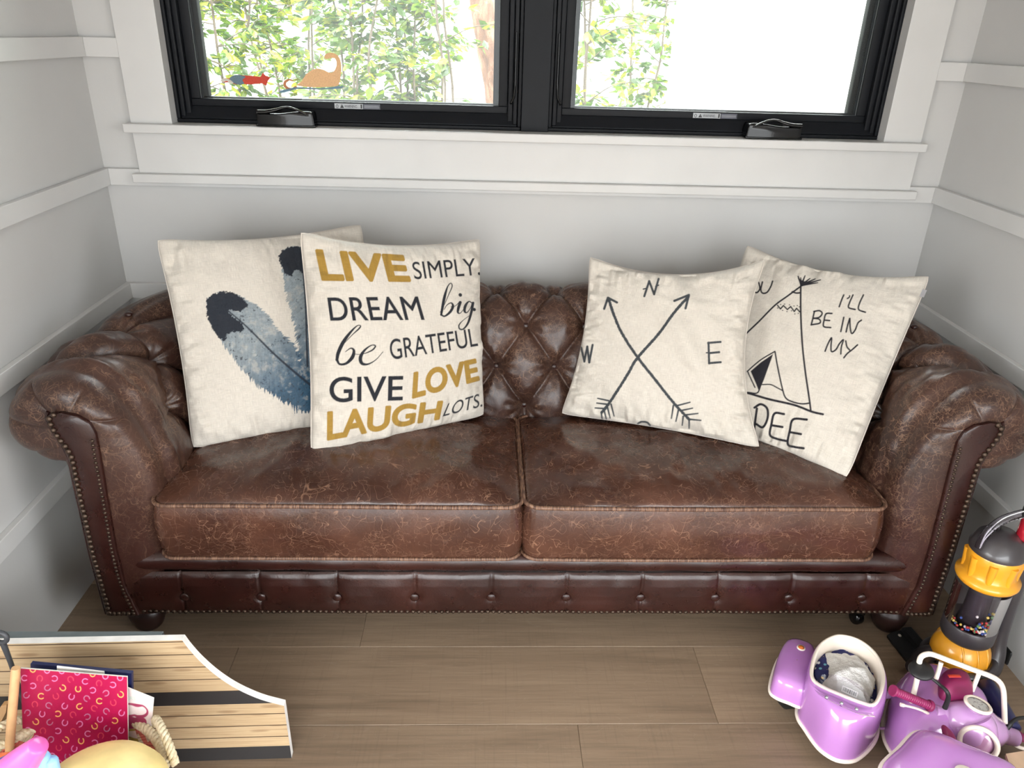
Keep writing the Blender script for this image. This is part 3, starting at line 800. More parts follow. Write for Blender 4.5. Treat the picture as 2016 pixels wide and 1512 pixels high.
# ------------------------------------------------------------------ THROW PILLOWS
def linen_mat():
    T = NT('natural linen with print'); v = T.obj()
    a = T.n('ShaderNodeAttribute', attribute_name='print')
    uv = T.n('ShaderNodeUVMap'); sp = T.n('ShaderNodeSeparateXYZ', i_0=uv.outputs[0])
    m1 = T.n('ShaderNodeMapping', i_Vector=uv.outputs[0]); m1.inputs['Scale'].default_value = (26, 420, 1)
    m2 = T.n('ShaderNodeMapping', i_Vector=uv.outputs[0]); m2.inputs['Scale'].default_value = (420, 26, 1)
    w1 = T.noise(m1.outputs[0], 1, 2); w2 = T.noise(m2.outputs[0], 1, 2)
    w = T.math('ADD', w1, w2)
    f = T.math('MULTIPLY_ADD', w, .42, .58)
    hs = T.n('ShaderNodeMix', data_type='RGBA', blend_type='MULTIPLY'); hs.inputs[0].default_value = 1
    T.set(hs.inputs[6], a.outputs['Color'])
    cc = T.n('ShaderNodeCombineColor', i_0=f, i_1=f, i_2=T.math('MULTIPLY', f, .995)); T.set(hs.inputs[7], cc.outputs[0])
    T.base(hs.outputs[2]); T.rough(.85); T.b.inputs['Sheen Weight'].default_value = .15; T.b.inputs['Specular IOR Level'].default_value = .2
    T.bump(w, .25, .0012); return T.m
M_linen = linen_mat()
LIN = np.array(srgb(199, 192, 182)[:3])
class Paint:
    """paints a print on a pillow front: works on the projected positions of the cloth's own vertices"""
    def __init__(s, PX, base):
        s.x = PX[..., 0]; s.y = PX[..., 1]; s.c = np.empty(PX.shape[:2] + (3,)); s.c[:] = base
    def blend(s, a, col): s.c = s.c * (1 - a[..., None]) + np.asarray(col) * a[..., None]
    def sdist(s, pts, w):
        """min over segments of (distance - half width)"""
        P = np.asarray(pts, float); w = np.broadcast_to(np.asarray(w, float), (len(P),)); D = np.full(s.x.shape, 1e9)
        for i in range(len(P) - 1):
            a, b = P[i], P[i + 1]; d = b - a; L = d @ d + 1e-9
            t = np.clip(((s.x - a[0]) * d[0] + (s.y - a[1]) * d[1]) / L, 0, 1)
            q = np.hypot(s.x - a[0] - t * d[0], s.y - a[1] - t * d[1]) - (w[i] * (1 - t) + w[i + 1] * t) / 2
            D = np.minimum(D, q)
        return D
    def stroke(s, pts, w, col, smooth=True, rough=0, alpha=1):
        P = np.asarray(pts, float)
        if smooth and len(P) > 2:
            w_ = np.broadcast_to(np.asarray(w, float), (len(P),)); Q = spline(np.c_[P, w_], max(12, 5 * len(P))); P = Q[:, :2]; w = Q[:, 2]
        D = s.sdist(P, w)
        if rough: D = D + vnoise(s.x, s.y, 17, .5) * rough
        s.blend(np.clip(.5 - D / 1.1, 0, 1) * alpha, col)
    def inside(s, E0, E1, X=None, Y=None):
        X = s.x if X is None else X; Y = s.y if Y is None else Y
        c = np.zeros(X.shape, bool)
        for (x0, y0), (x1, y1) in zip(E0, E1):
            if y0 == y1: continue
            m = ((y0 > Y) != (y1 > Y)); xi = (x1 - x0) * (Y - y0) / (y1 - y0) + x0
            c ^= m & (X < xi)
        return c
    def poly_sd(s, P):
        P = np.asarray(P, float); Q = np.roll(P, -1, 0); ins = s.inside(P, Q)
        D = s.sdist(np.vstack([P, P[:1]]), 0); return np.where(ins, -D, D)
    def fill(s, P, col, rough=0, smooth=False, alpha=1):
        if smooth: P = spline(P, 8 * len(P), closed=True)
        D = s.poly_sd(P)
        if rough: D = D + vnoise(s.x, s.y, 5, .35) * rough + vnoise(s.x, s.y, 6, .9) * rough * .5
        s.blend(np.clip(.5 - D / 1.1, 0, 1) * alpha, col)
    def text(s, txt, quad, col, bold=0, shear=0):
        """quad: TL TR BR BL of the word's box, in photo pixels"""
        tl, tr, br, bl = (np.array(q, float) for q in quad)
        V, E = text_edges(txt, shear); lo = V.min(0); hi = V.max(0)
        mx = np.array(quad); m = (s.x > mx[:, 0].min() - 6) & (s.x < mx[:, 0].max() + 6) & (s.y > mx[:, 1].min() - 6) & (s.y < mx[:, 1].max() + 6)
        if not m.any(): return
        Q = (V - lo) / (hi - lo)
        u = Q[:, :1]; v = Q[:, 1:]
        PXV = (bl * (1 - u) + br * u) * (1 - v) + (tl * (1 - u) + tr * u) * v
        E0 = PXV[E[:, 0]]; E1 = PXV[E[:, 1]]
        X = s.x[m]; Y = s.y[m]; ins = s.inside(E0, E1, X, Y)
        D = np.full(X.shape, 1e9)
        for a, b in zip(E0, E1):
            d = b - a; L = d @ d + 1e-9; t = np.clip(((X - a[0]) * d[0] + (Y - a[1]) * d[1]) / L, 0, 1)
            D = np.minimum(D, np.hypot(X - a[0] - t * d[0], Y - a[1] - t * d[1]))
        D = np.where(ins, -D, D) - bold
        A = np.zeros(s.x.shape); A[m] = np.clip(.5 - D / 1.1, 0, 1); s.blend(A, col)
def pillow(corners, T, inset, seed, artist, label, wr=1.0, N=380):
    TL, TR, BR, BL = (np.array(c, float) for c in corners)
    t_, r_, b_, l_ = inset
    nrm = np.cross(TR - BL, TL - BR); nrm /= np.linalg.norm(nrm)
    if nrm @ (CAM - (TL + BR) / 2) < 0: nrm = -nrm
    def pos(U, V, side):
        iu = np.where(U > 0, r_, l_); iv = np.where(V > 0, t_, b_)
        ed = lambda x: (1 - x ** 2) ** .9
        u = U * (1 - iu * ed(V) * np.abs(U) ** 1.5); v = V * (1 - iv * ed(U) * np.abs(V) ** 1.5)
        u = u * (1 - .022 * np.abs(V) ** 14); v = v * (1 - .022 * np.abs(U) ** 14)
        a = (u + 1) / 2; b = (v + 1) / 2
        P = (BL * (1 - a)[..., None] + BR * a[..., None]) * (1 - b)[..., None] + (TL * (1 - a)[..., None] + TR * a[..., None]) * b[..., None]
        e = np.clip(1 - U ** 2, 0, 1) * np.clip(1 - V ** 2, 0, 1)
        h = T * (e ** .37) * (1 + .06 * vnoise(U, V, seed, 1.6))
        sgn = seed + (0 if side > 0 else 50)
        du = 1 - np.abs(U); dv = 1 - np.abs(V)
        rim = np.clip(e * 12, 0, 1)
        def side_w(d, along, dd, sd): return np.exp(-d / .2) * (vnoise(along, dd * .5, sd, 8) * .014 + vnoise(along * 1.3 + 4, dd, sd + 1, 17) * .007)
        w = side_w(du, V + 3, U * .5 + 2, sgn) + side_w(dv, U + 3, V * .5 + 2, sgn + 7)
        w = w + vnoise(U + .6 * V, V * .3, sgn + 3, 4) * .006 + vnoise(U * .4 - V, V + U, sgn + 4, 6.5) * .0022
        w = w + vnoise(U + 5, V + 5, sgn + 9, 70) * .00025
        h = h + w * rim * wr
        return P + nrm * (h * side)[..., None]
    a = np.linspace(-1, 1, N); a = np.sign(a) * (1 - (1 - np.abs(a)) ** 1.0)
    V_, U_ = np.meshgrid(a, a, indexing='ij'); F = pos(U_, V_, 1)
    pt = Paint(proj(F), LIN); artist(pt)
    M = 96; b = np.linspace(-1, 1, M); Vb, Ub = np.meshgrid(b, b, indexing='ij'); Bk = pos(Ub, Vb, -1)
    g = G(); g.grid(F); nF = g.n; g.grid(Bk, flip=True)
    o = g.build('throw_pillow', M_linen); me = o.data
    # make front face outwards
    col = np.ones((len(me.vertices), 4), np.float32); col[:nF, :3] = pt.c.reshape(-1, 3); col[nF:, :3] = LIN
    at_ = me.color_attributes.new('print', 'FLOAT_COLOR', 'POINT'); at_.data.foreach_set('color', col.ravel())
    uv = me.uv_layers.new(name='UVMap'); uvv = np.vstack([np.stack([U_, V_], -1).reshape(-1, 2), np.stack([Ub, Vb], -1).reshape(-1, 2)]) * .5 + .5
    li = np.empty(len(me.loops), np.int32); me.loops.foreach_get('vertex_index', li); uv.data.foreach_set('uv', uvv[li].astype(np.float32).ravel())
    tag(o, label, 'pillow', 'printed linen throw pillows')
    # seam cord round the edge
    e = np.linspace(-1, 1, 60)[:-1]; one = np.ones_like(e)
    rim = np.vstack([pos(e, -one, 1), pos(one, e, 1), pos(-e, one, 1), pos(-one, -e, 1)])
    g = G(); g.tube(rim, .0020, 6, closed=True); s_ = g.build('edge_seam', M_seam, o); return o, pos
M_seam = simple('natural linen seam', (208, 200, 190), .85, bump=.3, bscale=500)
def c3(pts): return [(280 + a / 2.88, 420 + b / 2.88) for a, b in pts]
def c4(pts): return [(1080 + a / 2.5846, 460 + b / 2.5846) for a, b in pts]
GOLD = srgb(152, 120, 54)[:3]; INK = srgb(34, 36, 42)[:3]; INK2 = srgb(58, 62, 66)[:3]; INK3 = srgb(32, 30, 36)[:3]
def art_words(p):
    p.text('LIVE', c3([(990, 212), (1478, 245), (1515, 382), (1025, 375)]), GOLD, bold=3.3)
    p.text('SIMPLY.', c3([(1527, 276), (1905, 252), (1918, 350), (1545, 375)]), INK, bold=.1)
    p.text('DREAM', c3([(1050, 478), (1562, 472), (1600, 603), (1068, 608)]), INK, bold=.5)
    p.text('GRATEFUL', c3([(1398, 716), (1888, 650), (1905, 752), (1412, 832)]), INK, bold=.2)
    p.text('GIVE', c3([(1062, 930), (1480, 922), (1475, 1060), (1065, 1072)]), INK, bold=.8)
    p.text('LOVE', c3([(1545, 905), (1888, 828), (1908, 945), (1536, 1046)]), GOLD, bold=2.5)
    p.text('LAUGH', c3([(1055, 1128), (1700, 1067), (1680, 1165), (1054, 1284)]), GOLD, bold=2.5)
    p.text('LOTS.', c3([(1722, 1082), (1915, 1020), (1930, 1095), (1703, 1153)]), INK, bold=.1, shear=.25)
    S = lambda pts, w: p.stroke(c3(pts), np.array(w) * 1.22 / 2.88, INK)
    # big.
    S([(1690, 560), (1712, 520), (1738, 460), (1757, 415), (1750, 396), (1732, 415), (1715, 470), (1703, 530), (1695, 575)], [3, 3, 4, 5, 4, 6, 13, 13, 10])
    S([(1695, 575), (1715, 583), (1745, 560), (1762, 528), (1752, 508), (1728, 520), (1712, 545)], [8, 8, 12, 12, 6, 4, 3])
    S([(1752, 530), (1775, 525), (1797, 505)], [4, 3, 4]); S([(1803, 505), (1792, 540), (1790, 562), (1803, 566), (1822, 545)], [14, 13, 9, 4, 3])
    S([(1803, 462), (1804, 463)], [16, 16])
    S([(1872, 510), (1852, 500), (1832, 525), (1828, 555), (1842, 562), (1862, 535), (1873, 508)], [5, 6, 13, 11, 5, 4, 8])
    S([(1876, 508), (1866, 560), (1848, 620), (1822, 655), (1800, 655), (1797, 632), (1825, 602), (1868, 572)], [12, 12, 10, 7, 7, 6, 3, 3])
    S([(1882, 545), (1883, 546)], [15, 15])
    # be
    S([(1108, 800), (1140, 745), (1190, 690), (1228, 655), (1238, 638), (1218, 638), (1180, 675), (1140, 730), (1112, 790), (1104, 830)], [3, 3, 4, 7, 5, 5, 11, 17, 17, 14])
    S([(1104, 830), (1120, 855), (1158, 850), (1192, 815), (1200, 778), (1182, 765), (1152, 785)], [13, 10, 12, 17, 12, 6, 3])
    S([(1195, 795), (1225, 800), (1260, 795), (1305, 775), (1322, 752), (1300, 748), (1262, 775), (1238, 815), (1245, 850), (1280, 855), (1325, 830), (1365, 785)], [3, 3, 4, 7, 7, 5, 10, 17, 15, 8, 4, 3])
def fbm(X, Y, seed, sc):
    o = 0; a = .6
    for k in range(4):
        an = .7 + k * 1.1; x = X * math.cos(an) + Y * math.sin(an) + 900; y = -X * math.sin(an) + Y * math.cos(an) + 2400
        o = o + a * vnoise(x, y, seed + 31 * k, sc * 2 ** k); a *= .62
    return o
def feather(p, outline, black, rachis, seed, w0):
    col_g = np.array(srgb(128, 138, 144)[:3]); col_b = np.array(srgb(48, 78, 100)[:3]); col_k = np.array(srgb(36, 40, 50)[:3])
    O = spline(c3(outline), 12 * len(outline), closed=True); D = p.poly_sd(O)
    R = np.array(c3(rachis)); d = R[-1] - R[0]; L = np.linalg.norm(d); d = d / L
    al = (p.x - R[0][0]) * d[0] + (p.y - R[0][1]) * d[1]; ac = -(p.x - R[0][0]) * d[1] + (p.y - R[0][1]) * d[0]
    # barbs leave the shaft at an angle
    bar = al - np.abs(ac) * .9
    n1 = vnoise(bar, np.abs(ac) * .10, seed, .55); n2 = vnoise(bar, np.abs(ac) * .05, seed + 1, .18); sp = fbm(p.x, p.y, seed + 2, .09); sp2 = fbm(p.x, p.y, seed + 3, .22)
    fr = np.clip(al / L, 0, 1)
    D2 = D + n1 * (2.0 + 5 * fr) + n2 * (1.5 + 5 * fr)
    a = np.clip(.5 - D2 / 1.3, 0, 1)
    t = np.clip((fr - .35) / .45 + .25 * sp + .12 * sp2, 0, 1)[..., None]
    c = col_g * (1 - t) + col_b * t
    c = c * (1 + .22 * sp2[..., None] + .12 * n1[..., None])
    dark = np.clip((sp2 + .6 * sp - .45) * 2.2, 0, .8)[..., None]; c = c * (1 - dark) + col_k * dark
    hi = np.clip((-sp - .25) * .9, 0, .4)[..., None]; c = c * (1 - hi) + LIN * .8 * hi
    p.c = p.c * (1 - a[..., None] * .96) + c * a[..., None] * .96
    B = spline(c3(black), 10 * len(black), closed=True); DB = p.poly_sd(B) + vnoise(p.x, p.y, seed + 5, .3) * 2.2 + vnoise(p.x, p.y, seed + 6, .7) * 1.2
    p.blend(np.clip(.5 - DB / 1.2, 0, 1) * .97, col_k * .8)
    p.stroke(c3(rachis), np.linspace(w0 * .5, w0, len(rachis)), col_k * 1.1, alpha=.9)
def art_feathers(p):
    feather(p, [(785, 240), (830, 192), (890, 190), (960, 230), (1010, 330), (1040, 480), (1050, 640), (1040, 800), (1000, 950), (960, 1080), (930, 1110), (905, 1000), (890, 860), (880, 730), (858, 640), (840, 560), (815, 450), (795, 340)],
            [(775, 245), (795, 212), (835, 190), (890, 188), (950, 225), (990, 300), (985, 350), (935, 360), (900, 330), (870, 320), (845, 355), (815, 345), (792, 300)],
            [(905, 250), (925, 500), (935, 800), (945, 1120)], 61, 4.5)
    feather(p, [(368, 530), (378, 475), (440, 448), (520, 456), (600, 492), (690, 552), (760, 640), (800, 690), (870, 745), (905, 830), (960, 900), (985, 1000), (975, 1120), (900, 1130), (840, 1085), (760, 1045), (670, 990), (600, 925), (530, 840), (470, 760), (430, 700), (385, 620)],
            [(364, 530), (376, 475), (440, 447), (520, 455), (590, 500), (592, 530), (555, 556), (490, 552), (520, 590), (575, 640), (560, 672), (510, 672), (478, 690), (468, 722), (438, 706), (395, 650), (372, 590)],
            [(492, 556), (600, 650), (740, 790), (870, 905), (1000, 1010)], 71, 5.0)
def art_compass(p):
    S = lambda pts, w=5.6, r=.5: p.stroke(c4(pts), w, INK2, rough=r)
    S([(305, 332), (335, 420), (375, 510), (450, 625), (540, 740), (640, 865), (715, 945)]); S([(710, 322), (640, 400), (560, 510), (450, 635), (400, 720), (310, 860), (270, 910)])
    for l in ([(283, 382), (302, 326), (348, 350)], [(640, 342), (714, 312), (697, 380)]): p.stroke(c4(l), 4.6, INK2, smooth=False)
    for l in ([(305, 850), (250, 838)], [(295, 868), (245, 862)], [(285, 890), (237, 887)], [(318, 868), (333, 928)], [(300, 885), (313, 938)], [(283, 900), (295, 950)], [(268, 910), (275, 962)],
              [(655, 875), (720, 858)], [(675, 900), (733, 888)], [(700, 922), (760, 915)], [(720, 945), (775, 950)], [(635, 875), (625, 940)], [(660, 900), (648, 955)], [(685, 930), (680, 975)], [(715, 950), (715, 990)]):
        p.stroke(c4(l), [3.6, 2.6], INK2)
    for l in ([(487, 318), (512, 242)], [(512, 242), (537, 308)], [(537, 308), (560, 230)], [(814, 555), (817, 660)], [(812, 556), (875, 551)], [(816, 608), (868, 603)], [(817, 659), (876, 654)],
              [(166, 580), (182, 650)], [(182, 650), (197, 575)], [(197, 575), (207, 655)], [(207, 655), (224, 566)]): p.stroke(c4(l), 4.3, INK2, smooth=False)
    for l in ([(482, 282), (500, 278)], [(545, 268), (560, 262)], [(803, 606), (816, 606)]): p.stroke(c4(l), 2.6, INK2)
    S([(516, 975), (500, 960), (470, 958), (452, 972), (462, 992), (500, 998), (525, 1010), (528, 1030), (500, 1042), (455, 1035)], 3.8, .2)
def art_teepee(p):
    S = lambda pts, w=3.2: p.stroke(c4(pts), w, INK3)
    S([(1283, 268), (1215, 318), (1150, 366), (1070, 447), (1000, 515), (930, 600), (860, 690)]); S([(1283, 268), (1283, 400), (1291, 560), (1306, 700), (1325, 830), (1335, 905)], 3.6)
    for q, w in (((1270, 218), 4), ((1283, 224), 3), ((1305, 214), 3), ((1330, 228), 3), ((1357, 230), 3), ((1384, 235), 3), ((1370, 250), 2.6)): p.stroke(c4([(1286, 262), q]), [4.5, w * .7], INK3)
    p.fill(c4([(1268, 228), (1295, 240), (1325, 250), (1290, 268)]), INK3)
    S([(1240, 296), (1260, 302), (1281, 301)])
    p.stroke(c4([(1165, 365), (1180, 383), (1195, 366), (1215, 386), (1232, 371), (1250, 396), (1262, 380), (1278, 398)]), 2.6, INK3, smooth=False)
    for a, b in ((1180, 360), (1200, 358), (1225, 362), (1248, 368), (1265, 366), (1165, 378), (1190, 390), (1212, 396), (1235, 392), (1252, 408), (1270, 405), (1275, 372)): p.stroke(c4([(a, b), (a + 2, b + 1)]), 1.8, INK3)
    S([(900, 785), (1010, 810), (1120, 842), (1250, 872), (1340, 906), (1396, 919)], 4.4)
    p.fill(c4([(1143, 612), (1080, 655), (1028, 700), (1058, 770), (1070, 802), (1095, 745)]), INK3)
    S([(1150, 600), (1080, 642), (1018, 695), (1016, 708), (1050, 782)], 2.6); S([(1016, 808), (1062, 810), (1080, 770)], 2.6)
    S([(1152, 600), (1166, 680), (1190, 790), (1207, 836), (1242, 856), (1290, 866), (1330, 862)], 3); S([(1086, 768), (1130, 768), (1165, 785), (1190, 798)], 2.4)
    L = lambda pts, w=3.1: p.stroke(c4(pts), w, INK3)
    L([(1088, 246), (1080, 285), (1090, 303), (1112, 298), (1130, 270), (1140, 242)]); L([(1066, 246), (1048, 262), (1045, 290), (1060, 300), (1075, 280), (1070, 250)]); L([(985, 225), (1000, 260)]); L([(1030, 232), (1000, 262), (990, 300)])
    L([(1502, 312), (1492, 335), (1479, 372)]); L([(1532, 316), (1530, 324), (1520, 330)], 2.6); L([(1549, 312), (1532, 350), (1527, 376), (1560, 386)]); L([(1602, 312), (1582, 355), (1578, 386), (1612, 400)])
    L([(1352, 397), (1345, 430), (1337, 462)]); L([(1350, 396), (1378, 392), (1392, 405), (1378, 425), (1346, 432)]); L([(1350, 430), (1378, 436), (1380, 455), (1336, 464)])
    L([(1442, 406), (1412, 408), (1402, 440), (1400, 472), (1436, 478)]); L([(1404, 440), (1430, 442)]); L([(1502, 426), (1495, 460), (1487, 498)])
    L([(1514, 500), (1522, 465), (1532, 432)]); L([(1533, 432), (1535, 480), (1543, 508), (1560, 490), (1574, 455), (1592, 440)])
    L([(1407, 598), (1422, 560), (1440, 530), (1437, 570), (1440, 600), (1462, 590), (1480, 560), (1500, 540), (1490, 575), (1487, 612)])
    L([(1512, 546), (1518, 575), (1532, 592)]); L([(1572, 566), (1545, 590), (1520, 610), (1502, 632)])
    B = 4.6
    L([(1048, 885), (1080, 868), (1112, 890), (1114, 940), (1090, 985), (1055, 968)], B); L([(1060, 890), (1045, 1000)], B)
    L([(1198, 918), (1150, 915), (1134, 970), (1127, 1025), (1165, 1045), (1210, 1055)], B); L([(1134, 975), (1190, 984)], B)
    L([(1314, 946), (1245, 945), (1228, 1000), (1217, 1070), (1250, 1085), (1298, 1092)], B); L([(1228, 1010), (1284, 1020)], B)
pillow([aty(306, 470, -.39), aty(712, 440, -.215), atz(768, 822, .486), atz(378, 884, .474)], .070, (.08, .04, .03, .05), 3, art_feathers,
       'cream linen pillow printed with blue grey feathers behind the lettered pillow')
pillow([aty(589, 454, -.47), aty(946, 469, -.265), atz(954, 818, .486), atz(611, 899, .476)], .074, (.11, .05, .02, .05), 9, art_words,
       'cream linen pillow lettered LIVE SIMPLY DREAM big in gold and black, front pillow at left')
_p4, _pos4 = pillow([aty(1470, 481, -.22), aty(1833, 542, -.43), atz(1668, 943, .472), atz(1350, 818, .486)], .064, (.15, .02, .03, .05), 15, art_teepee,
       'cream linen pillow printed with a teepee, tucked against the right arm behind the compass pillow')
pillow([aty(1160, 504, -.27), aty(1509, 509, -.40), atz(1498, 883, .497), atz(1103, 815, .487)], .070, (.20, .19, .04, .10), 27, art_compass,
       'cream linen pillow printed with crossed arrows and N E S W letters', wr=1.3)

a = _pos4(np.array([.985, .985]), np.array([.86, .78]), 1); d_ = np.array([.010, -.004, -.001])
g = G(); g.add(np.array([a[0], a[0] + d_, a[1] + d_, a[1], a[0] + [0, .0008, 0], a[0] + d_ + [0, .0008, 0], a[1] + d_ + [0, .0008, 0], a[1] + [0, .0008, 0]]), [(0, 1, 2, 3), (7, 6, 5, 4), (0, 4, 5, 1), (1, 5, 6, 2), (2, 6, 7, 3), (3, 7, 4, 0)])
g.build('sewn_tag', simple('grey woven tag', (150, 148, 150), .7), _p4, smooth=False)
# ------------------------------------------------------------------ OUTSIDE THE WINDOW
M_fence = None
T = NT('pale painted garden wall'); v = T.obj()
T.base(T.ramp(T.noise(v, 1.6, 4, .6), [(.35, srgb(165, 176, 180)), (.6, srgb(215, 218, 214))])); T.rough(.8); M_fence = T.m
M_white_out = simple('white exterior render', (240, 240, 236), .8)
M_ground = simple('pale gravel ground', (176, 168, 150), .9, noise_amt=.15, bump=.5, bscale=60)
g = G(); g.box((-6, .15, -.35), (9, 9, -.2)); tag(g.build('garden_ground', M_ground, smooth=False), kind='structure')
g = G(); g.box((-6, 3.3, -.2), (9, 3.45, 2.9)); tag(g.build('garden_wall', M_fence, smooth=False), kind='structure')
xw = atz(1345, 0, 1.4696 + .0)[0]
kx = lambda px, py, y: aty(px, py, y)[0]
g = G(); g.box((kx(1335, 110, 1.35), 1.35, -.2), (4.4, 1.5, 3.4), .004)
tag(g.build('white_screen_wall', M_white_out, smooth=False), 'plain white outdoor wall filling most of the right window', 'wall')
def bark():
    T = NT('pinkish brown bark'); v = T.obj((1, 1, .35))
    n1 = T.noise(v, 22, 6, .7, .6); n2 = T.noise(v, 60, 4, .6)
    T.base(T.ramp(n1, [(.3, srgb(78, 54, 42)), (.5, srgb(122, 88, 70)), (.7, srgb(160, 126, 106))])); T.rough(.9); T.bump(T.math('ADD', n1, T.math('MULTIPLY', n2, .4)), .7, .02); return T.m
M_bark = bark()
def leafmat():
    T = NT('sunlit green leaves'); a = T.n('ShaderNodeAttribute', attribute_name='tint')
    df = T.n('ShaderNodeBsdfDiffuse', i_Color=a.outputs['Color'])
    tr = T.n('ShaderNodeMix', data_type='RGBA', blend_type='MULTIPLY'); tr.inputs[0].default_value = 1; T.set(tr.inputs[6], a.outputs['Color']); tr.inputs[7].default_value = (1.15, 1.1, .6, 1)
    tl = T.n('ShaderNodeBsdfTranslucent', i_Color=tr.outputs[2])
    gl = T.n('ShaderNodeBsdfGlossy'); gl.inputs['Roughness'].default_value = .4
    mx = T.n('ShaderNodeMixShader', i_0=.5, i_1=df.outputs[0], i_2=tl.outputs[0])
    m2 = T.n('ShaderNodeMixShader', i_0=.06, i_1=mx.outputs[0], i_2=gl.outputs[0]); T.set(T.out.inputs[0], m2.outputs[0]); return T.m
M_leaf = leafmat(); M_stem = simple('grey brown twigs', (112, 98, 84), .8)
LC = [srgb(96, 128, 30), srgb(128, 150, 34), srgb(74, 108, 30), srgb(150, 156, 40), srgb(62, 92, 28)]
def shrub(x, y, h, spread, nleaf, seed, label, lean=0):
    r = random.Random(seed); root = thing('shrub', label, 'shrub', (x, y, -.2), 'leafy shrubs outside the window')
    g = G(); lv = []; lf = []; lc = []
    def leaf(P, d):
        L = r.uniform(.035, .062); w = L * r.uniform(.26, .36)
        d = np.array(d) + np.array([r.gauss(0, .4), r.gauss(0, .4), r.uniform(-1.1, .1)]); d /= np.linalg.norm(d) + 1e-9
        s = np.cross(d, [r.gauss(0, .5), r.gauss(0, .5), 1]); s /= np.linalg.norm(s) + 1e-9; n_ = np.cross(s, d)
        k = len(lv); P = np.array(P)
        lv.extend([P, P + d * L * .35 + s * w - n_ * w * .35, P + d * L * .75 + s * w * .62 - n_ * w * .3, P + d * L - n_ * w * .5, P + d * L * .75 - s * w * .62 - n_ * w * .3, P + d * L * .35 - s * w - n_ * w * .35, P + d * L * .5])
        lf.extend([(k, k + 1, k + 6), (k + 1, k + 2, k + 6), (k + 2, k + 3, k + 6), (k + 3, k + 4, k + 6), (k + 4, k + 5, k + 6), (k + 5, k, k + 6)])
        c = np.array(LC[r.randrange(5)]) * r.uniform(.8, 1.2); c[3] = 1; lc.extend([c] * 7)
    ns = max(2, int(spread * 7)); tips = []
    for i in range(ns):
        ax = x + r.uniform(-.5, .5) * spread * .3; pts = [[ax, y + r.uniform(-.08, .08), -.2]]; dx = r.uniform(-1, 1) * spread * .45; dy = r.uniform(-1, 1) * spread * .25
        m = 9
        for j in range(1, m): pts.append([ax + (dx + lean) * (j / (m - 1)) ** 1.3 + r.gauss(0, .015), y + dy * j / (m - 1) + r.gauss(0, .015), -.2 + (h + .2) * j / (m - 1) * r.uniform(.97, 1.03)])
        P = spline(pts, 30); g.tube(P, np.linspace(.011, .003, 30), 6); tips.append(P)
    nb = nleaf // 14
    for i in range(nb):
        P = tips[r.randrange(ns)]; k = int(30 * (.28 + .72 * r.random() ** .8)) - 1; k = min(28, k); b = P[k]
        a = r.uniform(0, 2 * PI); L = r.uniform(.10, .34); d = np.array([math.cos(a), math.sin(a) * .7, r.uniform(-.1, .7)])
        q = spline([b, b + d * L * .5 + [0, 0, .01], b + d * L + [0, 0, -.03]], 9); g.tube(q, np.linspace(.0028, .0012, 9), 4, caps=False)
        for j in range(14):
            f = r.uniform(.1, 1); p = q[min(8, int(f * 8.9))]; leaf(p + np.array([r.gauss(0, .012) for _ in range(3)]), d)
    g.build('stems', M_stem, root)
    V = np.array(lv); me = bpy.data.meshes.new('foliage'); me.from_pydata((V - OFF[root.name]).tolist(), [], lf)
    at_ = me.color_attributes.new('tint', 'FLOAT_COLOR', 'POINT'); at_.data.foreach_set('color', np.array(lc, np.float32).ravel()); me.materials.append(M_leaf); me.update()
    o = bpy.data.objects.new('foliage', me); COL.objects.link(o); o.parent = root
for (px, y, h, sp, n_, lab) in [
        (430, 1.35, 2.15, .62, 2300, 'bright green leafy shrub at the far left of the left window'),
        (560, 2.10, 2.30, .85, 3000, 'dense yellow-green shrub behind the dinosaur sticker'),
        (700, 1.55, 2.20, .66, 2200, 'leafy green shrub just right of the dinosaur sticker'),
        (845, 1.85, 2.25, .70, 2200, 'green shrub with drooping leaves beside the tree trunk'),
        (895, 1.20, 2.20, .22, 520, 'slender green shrub just in front of the tree trunk'),
        (1160, .95, 2.15, .36, 1000, 'young green shrub next to the window mullion, in the right window'),
        (1262, 1.90, 2.25, .40, 1700, 'taller green shrub against the edge of the white outdoor wall')]:
    shrub(kx(px, 110, y), y, h, sp, n_, int(px), lab)
# tree trunk
g = G(); yb_ = 2.7; P = [aty(938, -60, yb_), aty(950, 0, yb_), aty(964, 110, yb_), aty(985, 220, yb_)]
P = [P[0] + (P[0] - P[1]) * 3, P[0] + (P[0] - P[1])] + P; e = P[-1].copy(); e[2] = -.2; e[0] += .12; P.append(e)
Q = spline(P, 60); rr = np.interp(np.linspace(0, 1, 60), [0, .35, .7, 1], [.10, .086, .070, .11]) * (1 + .06 * np.array([noise.noise(Vector((0, 0, i * .4))) for i in range(60)]))
g.tube(Q, rr, 18)
tr_ = g.build('tree_trunk', M_bark); tag(tr_, 'pinkish brown tree trunk leaning behind the right side of the left window', 'tree')
